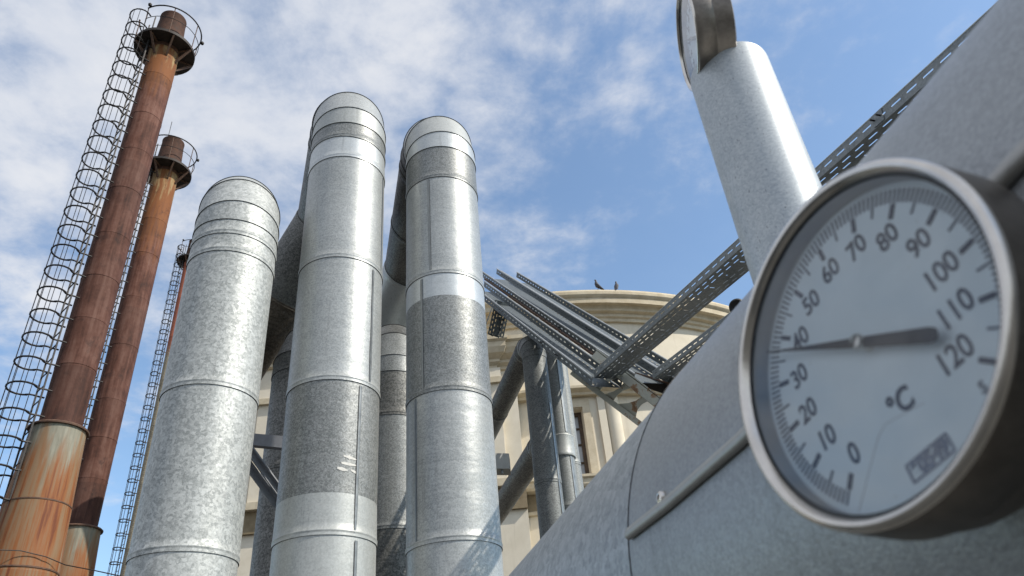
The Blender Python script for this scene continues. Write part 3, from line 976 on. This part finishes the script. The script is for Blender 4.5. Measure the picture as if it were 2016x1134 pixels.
MB().bar(tp_(-0.05, 0.322) + nT * 0.012, tp_(4.2, 0.322) + nT * 0.012, 0.02, 0.018, nT).build('rail', M_rustbar, rb)
M_pale = simple('pale_zinc_tab', (0.55, 0.53, 0.47), 0.6, 0.1, 0.15, 20)
for k, a in enumerate((0.10, 0.45, 0.72, 1.0, 1.28, 1.56, 2.1)):
    wdt = 0.055 if k not in (0, 6) else 0.09
    MB().box(tp_(a, 0.288) + nT * 0.006, hT * 0.028, cT * wdt / 2, nT * 0.002).build('tab', M_pale, rb, smooth=False)
# short tray seen under the climbing ones beside duct
k0 = at(962, 612, 8.6)
tray('short steep tray in shade under the climbing trays beside the banded duct', at(975, 590, 8.8), (at(938, 690, 8.6) - at(975, 590, 8.8)).normalized(), cT, (at(938, 690, 8.6) - at(975, 590, 8.8)).normalized().cross(cT).normalized() * -1, 0.42, 0.2, 0.05, M_tray, 0.06, 0.035, 0.012)

# ------------------------------------------------------------------ rusty truss bracket under the junction
br_a, br_b = at(1172, 700, 6.25), at(1318, 812, 5.7)
lo_a, lo_b = at(1128, 735, 6.45), at(1275, 846, 5.85)
bk = thing('truss_bracket', 'pale peeling steel truss bracket with rust, carrying the cable trays at their junction', 'bracket', (br_a.x, br_a.y, br_a.z - 0.5))
MB().bar(br_a, br_b, 0.07, 0.07).build('upper_chord', M_peel, bk, smooth=False)
MB().bar(br_a + V((0.03, 0, 0.041)), br_b + V((0.03, 0, 0.041)), 0.10, 0.010).build('chord_flange', M_peel, bk, smooth=False)
MB().bar(lo_a, lo_b, 0.06, 0.045).build('lower_chord', M_peel, bk, smooth=False)
ax_ = (br_b - br_a).normalized()
for i, q in enumerate((0.30, 0.47, 0.70)):
    a = br_a.lerp(br_b, q) - V((0, 0, 0.03)); b = lo_a.lerp(lo_b, q + 0.03) + V((0, 0, 0.02))
    mid = (a + b) / 2
    t = (a - b).normalized()
    w = [0.045, 0.020, 0.025, 0.055] if i < 2 else [0.035, 0.028, 0.05, 0.11]
    pts = []
    for sgn in (1, -1):
        for j, f in enumerate((0.0, 0.35, 0.65, 1.0)):
            jj = j if sgn == 1 else 3 - j
            ff = f if sgn == 1 else 1 - f
            pts.append(a.lerp(b, ff) + ax_ * w[jj] * sgn * (0.8 if i == 0 else 1))
    nrm = ax_.cross(t).normalized() * 0.004
    n_ = len(pts)
    MB().add([p + nrm for p in pts] + [p - nrm for p in pts], [tuple(range(n_)), tuple(range(n_, 2 * n_))[::-1]] + [(k, n_ + k, n_ + (k + 1) % n_, (k + 1) % n_) for k in range(n_)]).build('gusset_plate', M_peel, bk, smooth=False)
# cross beam on the bracket
cb = thing('support_beam', 'dark rusty channel beam lying across the bracket below the two trays', 'beam', at(1205, 722, 6.75))
pA, pB = at(1205, 722, 6.75), at(1350, 768, 6.2)
MB().bar(pA, pB, 0.14, 0.012).build('beam_flange', M_rustbar, cb, smooth=False)
MB().bar(pA - V((0, 0, 0.052)) + hd * 0.02, pB - V((0, 0, 0.052)) + hd * 0.02, 0.012, 0.10).build('beam_web', M_deckiron, cb, smooth=False)
# black round lamp head beside the lower tray
lp = at(1452, 604, 4.6)
lamp = thing('round_cap', 'small black round cap just above the edge of the near duct', 'cap', lp)
vd = (CAM - lp).normalized()
MB().lathe([(0.030, -0.05), (0.047, -0.04), (0.052, -0.01), (0.052, 0.02), (0.044, 0.03), (0.036, 0.024), (0.001, 0.02)], lp, 32, True, True, vd, vd.orthogonal().normalized()).build('cap_shell', M_dark, lamp)
MB().tube([lp - vd * 0.03, lp - vd * 0.03 - V((0, 0, 0.25))], 0.014, 10).build('post', M_iron, lamp)

# ------------------------------------------------------------------ steel frame between the left ducts
fr = thing('steel_frame', 'grey steel support frame with diagonal braces between the two left ducts', 'frame', at(520, 870, 6.3))
a, b = at(440, 862, 6.1), at(640, 880, 6.1)
MB().bar(a, b, 0.06, 0.10).build('cross_beam', M_steelgrey, fr, smooth=False)
for p, q in (((488, 880), (575, 1000)), ((470, 890), (560, 1012))):
    A_, B_ = at(*p, 5.95), at(*q, 5.95)
    MB().bar(A_, B_, 0.012, 0.075).bar(A_ + V((0, -0.02, 0.03)), B_ + V((0, -0.02, 0.03)), 0.05, 0.008).build('brace', M_steelgrey, fr, smooth=False)

# conduit box right of duct 3
cbx = thing('junction_box', 'small grey box fixed beside the banded duct in front of the sill', 'box', at(985, 915, 7.0))
ctr = at(984, 914, 7.0)
MB().box(ctr, cT * 0.10, V((0, 0.09, 0)), V((0, 0, 0.075))).build('box_body', M_beige_box, cbx, 30, smooth=False)
MB().tube([ctr + cT * 0.02 - V((0, 0.05, 0.07)), ctr + cT * 0.02 - V((0, 0.05, 0.11))], 0.012, 10).build('cable_gland', M_seam, cbx)

# ------------------------------------------------------------------ building
BC = V((0.8, 31.6, 0))
bld = thing('rotunda_building', 'cream plastered round building with deep cornice behind the pipes', 'building', (BC.x, BC.y, 0))
def dp(al, r, z):
    return V((BC.x + math.sin(R_(al)) * r, BC.y - math.cos(R_(al)) * r, z + CAM.z))
def arc(prof, a0, a1, name, mat, parent=None, step=1.5, cap=True):
    n = max(2, int((a1 - a0) / step))
    m = MB()
    k = len(prof)
    for i in range(n + 1):
        al = a0 + (a1 - a0) * i / n
        m.v += [dp(al, r, z) for r, z in prof]
    for i in range(n):
        for j in range(k - 1):
            m.f.append((i * k + j, (i + 1) * k + j, (i + 1) * k + j + 1, i * k + j + 1))
    return m.build(name, mat, parent or bld, 25)
RW = 11.25
arc([(RW, 9.7), (RW, 12.12)], -90, 90, 'upper_wall', M_wall)
arc([(RW - 0.3, 12.05), (RW + 0.10, 12.05), (RW + 0.10, 12.16), (RW + 0.17, 12.20), (RW + 0.17, 12.30), (RW + 0.30, 12.34), (RW + 0.30, 12.42), (RW + 0.36, 12.50), (RW + 0.52, 12.50), (RW + 0.52, 12.68), (RW + 0.55, 12.70), (RW + 0.60, 12.78), (RW + 0.60, 12.88), (RW + 0.56, 12.96), (RW + 0.50, 13.0), (RW - 0.4, 13.06)], -90, 90, 'cornice', M_cornice, None, 1.0)
rf = MB()
n = 60
rf.v.append(V((BC.x, BC.y, 14.0 + CAM.z)))
for i in range(n + 1):
    rf.v.append(dp(-90 + 180 * i / n, RW - 0.39, 13.05))
rf.f += [(0, i + 1, i + 2) for i in range(n)]
rf.build('roof', M_fascia, bld)
# gutter ledge under the drum and lower storey
arc([(RW - 0.2, 9.45), (RW + 0.22, 9.45), (RW + 0.24, 9.52), (RW + 0.40, 9.60), (RW + 0.40, 9.68), (RW + 0.05, 9.74), (RW - 0.1, 9.74)], -90, 90, 'ledge', M_cornice)
W0, W1, ZS, ZH = 0.6, 4.7, 6.98, 9.10
wl = MB()
cols = sorted(set([-90 + 2 * i for i in range(91)] + [W0, W1]))
rows = [6.7, ZS, ZH, 9.5]
for i in range(len(cols) - 1):
    for j in range(3):
        if j == 1 and cols[i] >= W0 - 1e-6 and cols[i + 1] <= W1 + 1e-6:
            continue
        wl.add([dp(cols[i], RW + 0.02, rows[j]), dp(cols[i + 1], RW + 0.02, rows[j]), dp(cols[i + 1], RW + 0.02, rows[j + 1]), dp(cols[i], RW + 0.02, rows[j + 1])], [(0, 1, 2, 3)])
dep = RW - 0.38
for (a, b, c, d) in (((W0, ZS), (W0, ZH), 0, 0), ((W1, ZS), (W1, ZH), 0, 0), ((W0, ZS), (W1, ZS), 0, 0), ((W0, ZH), (W1, ZH), 0, 0)):
    wl.add([dp(a[0], RW + 0.02, a[1]), dp(b[0], RW + 0.02, b[1]), dp(b[0], dep, b[1]), dp(a[0], dep, a[1])], [(0, 1, 2, 3)])
wl.build('lower_wall', M_wall, bld)
win = MB()
am = (W0 + W1) / 2
def rail(a0, z0, a1, z1, w, m, r=dep + 0.06):
    p, q = dp(a0, r, z0), dp(a1, r, z1)
    m.bar(p, q, 0.09 if w > 0.06 else 0.05, w, V((math.sin(R_(am)), -math.cos(R_(am)), 0)))
for (z0, z1, a) in ((ZS, ZH, W0 + 0.22), (ZS, ZH, W1 - 0.25)):
    win.bar(dp(a, dep + 0.06, z0), dp(a, dep + 0.06, z1), 0.11, 0.10, V((0, -1, 0)))
for z in (ZS + 0.05, ZH - 0.05):
    win.bar(dp(W0, dep + 0.055, z), dp(W1, dep + 0.055, z), 0.09, 0.11)
wf = win.build('window', M_windowframe, bld, smooth=False)
mu = MB()
for z in (7.55, 8.1, 8.6):
    mu.bar(dp(W0, dep + 0.05, z), dp(W1, dep + 0.05, z), 0.05, 0.045)
mu.bar(dp(am, dep + 0.052, ZS), dp(am, dep + 0.052, ZH), 0.05, 0.07, V((0, -1, 0)))
mu.build('glazing_bars', M_windowframe, wf, smooth=False)
MB().add([dp(W0, dep + 0.02, ZS), dp(W1, dep + 0.02, ZS), dp(W1, dep + 0.02, ZH), dp(W0, dep + 0.02, ZH)], [(0, 1, 2, 3)]).build('pane', M_pane, wf)
# surround
su = MB()
for (a0, a1, z0, z1) in ((W1 + 0.04, W1 + 1.15, ZS - 0.02, ZH + 0.26), (W0 - 1.15, W0 - 0.04, ZS - 0.02, ZH + 0.26), (W0 - 0.04, W1 + 0.04, ZH + 0.02, ZH + 0.26)):
    vs = [dp(a, r, z) for a in (a0, a1) for r in (RW, RW + 0.09) for z in (z0, z1)]
    su.add(vs, [(0, 1, 3, 2), (4, 6, 7, 5), (0, 4, 5, 1), (2, 3, 7, 6), (0, 2, 6, 4), (1, 5, 7, 3)])
su.build('window_surround', M_cornice, bld, smooth=False)
arc([(RW - 0.1, 6.72), (RW + 0.05, 6.72), (RW + 0.10, 6.62), (RW + 0.30, 6.66), (RW + 0.34, 6.72), (RW + 0.34, 6.86), (RW + 0.40, 6.90), (RW + 0.40, 6.97), (RW + 0.02, 7.03)], -90, 90, 'sill_course', M_cornice)
arc([(RW + 0.04, 6.15), (RW + 0.04, 6.70)], -90, 90, 'fascia', M_fascia)
arc([(RW + 0.02, 6.02), (RW + 0.12, 6.05), (RW + 0.12, 6.13), (RW + 0.04, 6.17)], -90, 90, 'string_course', M_cornice)
arc([(RW + 0.03, -1.7), (RW + 0.03, 6.05)], -90, 90, 'base_wall', M_wall)
for a0, a1 in ((8.3, 10.5), (19, 21.2)):
    pr = MB()
    k = 10
    for z in (7.0, 9.47):
        for i in range(k + 1):
            q = i / k
            pr.v.append(dp(a0 + (a1 - a0) * q, RW + 0.02 + 0.16 * math.sin(math.pi * q) ** 0.5, z))
    pr.f += [(i, i + 1, k + 2 + i, k + 1 + i) for i in range(k)]
    pr.build('pilaster', M_wall, bld, 60)
    pr = MB()
    pr.add([dp(a, r, z) for a in (a0 - 1.2, a0 - 0.1) for r in (RW, RW + 0.1) for z in (7.0, 9.46)], [(0, 1, 3, 2), (4, 6, 7, 5), (0, 4, 5, 1), (2, 3, 7, 6), (0, 2, 6, 4), (1, 5, 7, 3)])
    pr.build('pilaster', M_wall, bld, smooth=False)
# flat wing on the left with its entablature
wing = thing('flat_wing', 'flat cream wing of the building with stepped cornice behind the ducts', 'building', (-3.5, 20.2, 0))
def slab(name, x0, x1, y0, y1, z0, z1, mat):
    return MB().box(((x0 + x1) / 2, (y0 + y1) / 2, (z0 + z1) / 2 + CAM.z), ((x1 - x0) / 2, 0, 0), (0, (y1 - y0) / 2, 0), (0, 0, (z1 - z0) / 2)).build(name, mat, wing, smooth=False)
YF = 19.55
slab('wing_wall', -8.3, -0.15, YF + 0.25, YF + 3.0, -1.7, 10.35, M_wall)
prof = [(0.02, 10.30), (0.10, 10.33), (0.10, 10.42), (0.22, 10.50), (0.22, 10.58), (0.42, 10.70), (0.50, 10.86), (0.50, 11.02), (0.58, 11.08), (0.58, 11.20), (0.0, 11.28)]
def entab(x0, x1, yf, dx, name, dz=0.0):
    m = MB()
    for o_, z in prof:
        m.v += [V((x0 - o_ * 0.8, yf - o_, z + dz + CAM.z)), V((x1 + o_ * 0.8, yf - o_, z + dz + CAM.z)), V((x1 + o_ * 0.8, yf + 2, z + dz + CAM.z)), V((x0 - o_ * 0.8, yf + 2, z + dz + CAM.z))]
    for i in range(len(prof) - 1):
        for j in range(3 if False else 4):
            q = (j + 1) % 4
            m.f.append((i * 4 + j, i * 4 + q, i * 4 + 4 + q, i * 4 + 4 + j))
    m.f.append(tuple(range((len(prof) - 1) * 4, len(prof) * 4)))
    m.f.append((3, 2, 1, 0))
    return m.build(name, M_cornice, wing, smooth=False)
entab(-5.38, -0.75, YF + 0.2, 0, 'entablature')
entab(-8.2, -5.62, YF + 0.2, 0, 'entablature', 0.78)
slab('wing_wall', -8.3, -5.5, YF + 0.24, YF + 2.9, -1.69, 11.12, M_wall)
entab(-0.72, -0.28, YF + 0.28, 0, 'entablature', -0.012)
for x0, x1 in ((-1.15, -0.62), (-7.75, -7.02)):
    slab('pilaster', x0, x1, YF + 0.05, YF + 0.247, 6.9, 9.8, M_wall)
    slab('pilaster_capital', x0 - 0.09, x1 + 0.09, YF - 0.06, YF + 0.245, 9.803, 9.98, M_cornice)
    slab('pilaster_capital', x0 - 0.04, x1 + 0.04, YF - 0.01, YF + 0.243, 9.983, 10.29, M_wall)
slab('sill_course', -8.3, -0.14, YF - 0.05, YF + 0.246, 6.70, 6.90, M_cornice)
slab('fascia', -8.3, -0.14, YF + 0.13, YF + 0.244, 6.1, 6.697, M_fascia)

# pigeons on the cornice
def pigeon(px, py, yaw, label, lean, sc=1.0, pitch_=0):
    d = ray(px, py)
    # stands on the cornice top edge
    a_ = math.atan2(d.x, d.y)
    best = min((abs(math.atan2(dp(k / 20, RW + 0.42, 13.0).x, dp(k / 20, RW + 0.42, 13.0).y) - a_), k / 20) for k in range(-200, 800))[1]
    base = dp(best, RW + 0.46, 13.005)
    root = thing('pigeon', label, 'bird', base, 'pigeons on the cornice')
    f = V((math.cos(R_(yaw)), math.sin(R_(yaw)), 0)); u = V((0, 0, 1)); s_ = f.cross(u)
    def pt(x, z):
        if z > 0.051 and pitch_:
            cp, sp = math.cos(R_(pitch_)), math.sin(R_(pitch_))
            x, z = x * cp - (z - 0.12) * sp * 0.6, 0.12 + x * sp + (z - 0.12) * cp
        return base + (f * x + u * z) * sc
    # body: tail - rump - breast - neck - head - beak, one continuous surface
    path = [(-0.20, 0.055, 0.004, 0.030), (-0.15, 0.075, 0.012, 0.034), (-0.09, 0.105, 0.036, 0.045), (-0.03, 0.135, 0.060, 0.060), (0.03, 0.160, 0.066, 0.062),
            (0.068, 0.195 + lean, 0.052, 0.050), (0.080, 0.232 + lean, 0.034, 0.033), (0.084, 0.262 + lean, 0.028, 0.026), (0.094, 0.286 + lean, 0.030, 0.026), (0.112, 0.296 + lean, 0.024, 0.020), (0.128, 0.292 + lean, 0.009, 0.008), (0.146, 0.286 + lean, 0.003, 0.003)]
    rs = []
    for i, (x, z, rz, ry) in enumerate(path):
        a = path[max(0, i - 1)]; b = path[min(len(path) - 1, i + 1)]
        t = (f * (b[0] - a[0]) + u * (b[1] - a[1])).normalized()
        nn = s_.cross(t).normalized()
        rs.append([pt(x, z) + (nn * rz * math.cos(2 * math.pi * k / 14) + s_ * ry * math.sin(2 * math.pi * k / 14)) * sc for k in range(14)])
    MB().rings(rs, False, True, True).build('body', M_bird, root, 60)
    for sg in (-1, 1):
        m = MB()
        wp = [(0.045, 0.175, 0.010), (0.02, 0.17, 0.040), (-0.04, 0.138, 0.048), (-0.10, 0.105, 0.036), (-0.17, 0.068, 0.014), (-0.20, 0.052, 0.003)]
        rs = [[pt(x, z) + s_ * sg * (0.058 - abs(x) * 0.12) * sc + (u * h * math.cos(2 * math.pi * k / 10) + s_ * 0.012 * math.sin(2 * math.pi * k / 10)) * sc for k in range(10)] for x, z, h in wp]
        m.rings(rs, False, True, True).build('wing', M_birdwing, root, 60)
        fx = 0.0
        leg = MB().tube([pt(fx, 0.11) + s_ * sg * 0.025 * sc, pt(fx + 0.004, 0.05) + s_ * sg * 0.025 * sc, pt(fx, 0.006) + s_ * sg * 0.025 * sc], [0.012, 0.006, 0.005], 8)
        for q in (-25, 0, 25):
            fd = f * math.cos(R_(q)) + s_ * math.sin(R_(q))
            p0 = pt(fx, 0.006) + s_ * sg * 0.025 * sc
            leg.tube([p0, p0 + fd * 0.035 * sc], [0.005, 0.003], 6)
        leg.build('leg', M_birdleg, root, 60)
        MB().lathe([(0.0005, -0.004), (0.004, -0.002), (0.005, 0), (0.004, 0.002), (0.0005, 0.004)], pt(0.108, 0.298 + lean) + s_ * sg * 0.021 * sc, 10).build('eye', M_dark, root)
    return root
M_bird = simple('pigeon_grey', (0.045, 0.045, 0.055), 0.6, 0.0, 0.4, 20, 0.0)
M_birdwing = simple('pigeon_wing', (0.06, 0.062, 0.07), 0.7, 0.0, 0.5, 14, 0.0)
M_birdleg = simple('pigeon_leg', (0.16, 0.05, 0.04), 0.6)
pigeon(1177, 570, 170, 'dark pigeon facing left on the round cornice, left of two birds', 0.03, 1.15, 26)
pigeon(1214, 570, 65, 'dark pigeon with its back turned, right-hand bird on the round cornice', 0.0, 1.1, 34)

# ------------------------------------------------------------------ chimneys
def chimney(az, d, k, zz, label, body_mat, base_mat, wire=False, far=False, hoop_n=33, cage_ang=0.27, zflange=7.05, deckz=19.55, full=True):
    """steel stack with ladder cage and top platform; zz = weld heights below the neck (relative to the lens)"""
    c = plan(az, d)
    cz = CAM.z
    root = thing('chimney', label, 'chimney', (c.x, c.y, 0), 'rusty chimneys')
    a = R_(az)
    lf = V((-math.cos(a), math.sin(a), 0))                        # to the left as seen from the yard
    lf = Matrix.Rotation(cage_ang, 3, 'Z') @ lf
    tg = V((0, 0, 1)).cross(lf)
    r = 0.42 * k
    zn = deckz + cz
    segs = 48
    # courses
    lv = [deckz - 0.1] + zz + ([zflange] if full else [0])
    for i in range(len(lv) - 1):
        zt_, zb = lv[i] + cz, lv[i + 1] + cz
        rr = r * (1 + 0.004 * (i % 2))
        MB().lathe([(rr + 0.0, zb - 0.012), (rr + 0.006, zb - 0.01), (rr + 0.006, zb + 0.012), (rr, zb + 0.03), (rr, zt_ + 0.01)], (c.x, c.y, 0), segs).build('shell_course', body_mat, root, 50)
    if full:
        zf = zflange + cz
        MB().lathe([(r, zf + 0.05), (r + 0.14 * k, zf + 0.03), (r + 0.17 * k, zf), (r + 0.165 * k, zf - 0.03), (r + 0.10 * k, zf - 0.02)], (c.x, c.y, 0), segs).build('flange_skirt', M_rustbar, root, 40)
        hb = [(r + 0.11 * k, zf - 0.02), (r + 0.19 * k, zf - 1.65), (r + 0.195 * k, zf - 1.66), (r + 0.26 * k, zf - 3.0), (r + 0.265 * k, zf - 3.01), (r + 0.36 * k, 0)]
        MB().lathe(hb, (c.x, c.y, 0), 64).build('base_cone', base_mat, root, 20)
        for zq, rq in ((zf - 1.65, r + 0.192 * k), (zf - 2.95, r + 0.26 * k)):
            MB().lathe([(rq, zq - 0.02), (rq + 0.012, zq - 0.012), (rq + 0.012, zq + 0.012), (rq, zq + 0.02)], (c.x, c.y, 0), 64).build('base_weld', M_rustbar, root)
    # neck, cap
    MB().lathe([(r * 1.02, zn - 0.15), (r * 1.10, zn + 0.01), (r * 1.10, zn + 0.18), (r * 0.99, zn + 0.75 * k), (r * 0.90, zn + 1.48 * k), (r * 0.93, zn + 1.50 * k), (r * 0.93, zn + 1.56 * k), (r * 0.86, zn + 1.56 * k), (r * 0.86, zn + 0.9 * k)], (c.x, c.y, 0), segs).build('cap_cone', M_cap, root, 40)
    # platform
    Rd = 0.865 * k
    pf = MB().lathe([(r * 1.06, zn - 0.03), (Rd, zn - 0.03), (Rd, zn + 0.07), (Rd - 0.015, zn + 0.07), (Rd - 0.015, zn - 0.012), (r * 1.06, zn - 0.012)], (c.x, c.y, 0), 48).build('platform_deck', M_deckiron, root, 30)
    for i in range(8):
        an = 2 * math.pi * (i + 0.5) / 8 + 0.35
        q = V((math.cos(an), math.sin(an), 0))
        m = MB()
        m.bar(c + q * (Rd - 0.04) + V((0, 0, zn - 0.045)), c + q * r + V((0, 0, zn - 0.55 * k)), 0.05 * k, 0.06 * k)
        m.bar(c + q * (Rd - 0.03) + V((0, 0, zn - 0.058)), c + q * (r + 0.01) + V((0, 0, zn - 0.058)), 0.045 * k, 0.05 * k)
        m.build('bracket', M_rustbar, pf, smooth=False)
    rl = None
    Rr = Rd + 0.02
    gap = math.atan2(lf.y, lf.x)
    ring_ = lambda z, r_: [c + V((math.cos(gap + 0.32 + (2 * math.pi - 0.64) * i / 40) * r_, math.sin(gap + 0.32 + (2 * math.pi - 0.64) * i / 40) * r_, z)) for i in range(41)]
    rl = MB().tube(ring_(zn + 1.08 * k, Rr + 0.02), 0.022 * k, 8).build('guard_rail', M_iron, root)
    MB().tube(ring_(zn + 0.58 * k, Rr), 0.011 * k, 6).build('mid_rail', M_iron, rl)
    for i in range(7):
        an = gap + 0.32 + (2 * math.pi - 0.64) * i / 6
        q = V((math.cos(an), math.sin(an), 0))
        MB().tube([c + q * (Rd - 0.01) + V((0, 0, zn - 0.02)), c + q * Rr + V((0, 0, zn + 1.08 * k))], 0.014 * k, 6).build('rail_post', M_rustbar, rl)
    for an in (gap + 0.45, gap + math.pi - 0.2):
        q = V((math.cos(an), math.sin(an), 0))
        p = c + q * (Rr + 0.03) + V((0, 0, zn + 1.10 * k))
        lm = MB().lathe([(0.02, -0.05), (0.05, -0.03), (0.055, 0.03), (0.03, 0.07), (0.004, 0.085)], p + q * 0.05, 14, True, True).build('warning_lamp', M_iron, rl)
    # ladder
    ztop = zn + 1.0 * k
    lu = 0.57 * k
    zbot = 3.2 + (0 if not far else 6)
    ld = MB()
    lad = None
    for sgn in (-1, 1):
        p = c + lf * lu + tg * 0.2 * k * sgn
        o = MB().bar(p + V((0, 0, zbot)), p + V((0, 0, ztop)), 0.045 * k, 0.03 * k, lf).build('ladder' if lad is None else 'rail', M_iron, root if lad is None else lad, smooth=False)
        lad = lad or o
    nr = int((zn - zbot) / 0.34)
    rung = None
    for i in range(min(nr, 60)):
        z = zn - 0.1 - i * 0.34
        if z < zbot + 0.1: break
        if rung is None:
            rung = MB().tube([c + lf * lu + tg * 0.19 * k + V((0, 0, z)), c + lf * lu - tg * 0.19 * k + V((0, 0, z))], 0.014 * k, 6).build('rung', M_iron, lad)
            z00 = z
        else:
            link_copy(rung, lad, Matrix.Translation((0, 0, z - z00)))
    # cage
    def hp(u, v, z):
        return c + lf * (lu + u * k * (0.62 if far else 1)) + tg * v * k * (0.8 if far else 1) + V((0, 0, z))
    prof_ = [(-0.17, 0.21), (-0.04, 0.215), (0.06, 0.20), (0.13, 0.215), (0.19, 0.27)]
    for i in range(13):
        t = R_(128 - 128 * i / 6)
        prof_.append((0.335 + 0.30 * math.cos(t), 0.335 * math.sin(t)))
    prof_ += [(0.19, -0.27), (0.13, -0.215), (0.06, -0.20), (-0.04, -0.215), (-0.17, -0.21)]
    cage = None
    zh = zn + 0.85 * k
    hoop = None
    step = 0.60 * k if not far else 0.74
    for i in range(hoop_n):
        z = zh - i * step
        if z < 2.6: break
        pr_ = prof_ if z < zn - 0.2 else prof_[4:-4]
        if i < 2 or hoop is None or i == 2:
            hoop = MB().tube([hp(u, v, z) for u, v in pr_], (0.021 if not far else 0.026) * k, 6)
            hoop = hoop.build('ladder_cage' if cage is None else 'hoop', M_iron, root if cage is None else cage)
            cage = cage or hoop
            hz0 = z
        else:
            link_copy(hoop, cage, Matrix.Translation((0, 0, z - hz0)))
    zl = max(2.6, zh - (hoop_n - 1) * step)
    for t in (-105, -62, -30, 0, 30, 62, 105):
        u, v = 0.335 + 0.30 * math.cos(R_(t)), 0.335 * math.sin(R_(t))
        MB().tube([hp(u, v, zl - 0.3), hp(u, v, zh)], 0.0085 * k, 5).build('strap', M_iron, cage)
    return root, c, zn, lf, tg
M_rustA = rust_mat('rust_front_stack', None, (18.3, 20.8))
M_rustB = rust_mat('rust_rear_stack', None, (17.0, 22.2))
M_cap = simple('rust_cap', (0.072, 0.038, 0.027), 0.8, 0.0, 0.5, 5, 0.2, 0.2)
M_baseA = streaked_base('streaked_base_front', 8.75)
M_baseB = streaked_base('streaked_base_rear', 8.9)
weldsA = [18.17, 16.5, 15.1, 13.7, 12.2, 10.9, 9.7, 8.5]
rootA, cA, znA, lfA, tgA = chimney(-34.75, 17.5, 1.0, weldsA, 'nearest tall rusty chimney with long ladder cage and streaked base, far left', M_rustA, M_baseA, hoop_n=30)
weldsB = [18.6, 17.0, 15.1, 13.2, 11.2, 9.9, 8.6]
rootB, cB, znB, lfB, tgB = chimney(-32.02, 25.0, 1.08, weldsB, 'second rusty chimney, shorter-looking and overlapped by the nearest one', M_rustB, M_baseB, hoop_n=30, zflange=7.15, deckz=21.2)
M_stackC = brick_stack()
rootC, cC, znC, lfC, tgC = chimney(-28.44, 45.0, 1.12, [27.9, 25.0, 22.0, 19.0, 15.5, 12.0, 8.0, 4.0], 'far red and tan chimney with ladder cage, mostly hidden by the mottled duct', M_stackC, M_stackC, far=True, hoop_n=36, deckz=31.0, full=False)
# lightning rod on the rear stack
pr_ = atd(327, 286, 24.75)
MB().tube([pr_, pr_ + V((0, 0, 1.35))], 0.012, 6).build('lightning_rod', M_iron, rootB)
# slack cable from the front base to the right
cb_ = [atd(-20, 1082, 16.6), atd(40, 1084, 16.75), atd(90, 1096, 16.85), atd(128, 1112, 17.1), atd(190, 1124, 16.0), atd(250, 1137, 14.5)]
cab = thing('slack_cable', 'thin dark cable slung round the streaked chimney base', 'cable', cb_[0])
MB().tube(cb_, 0.010, 6).build('cable_strand', M_iron, cab)
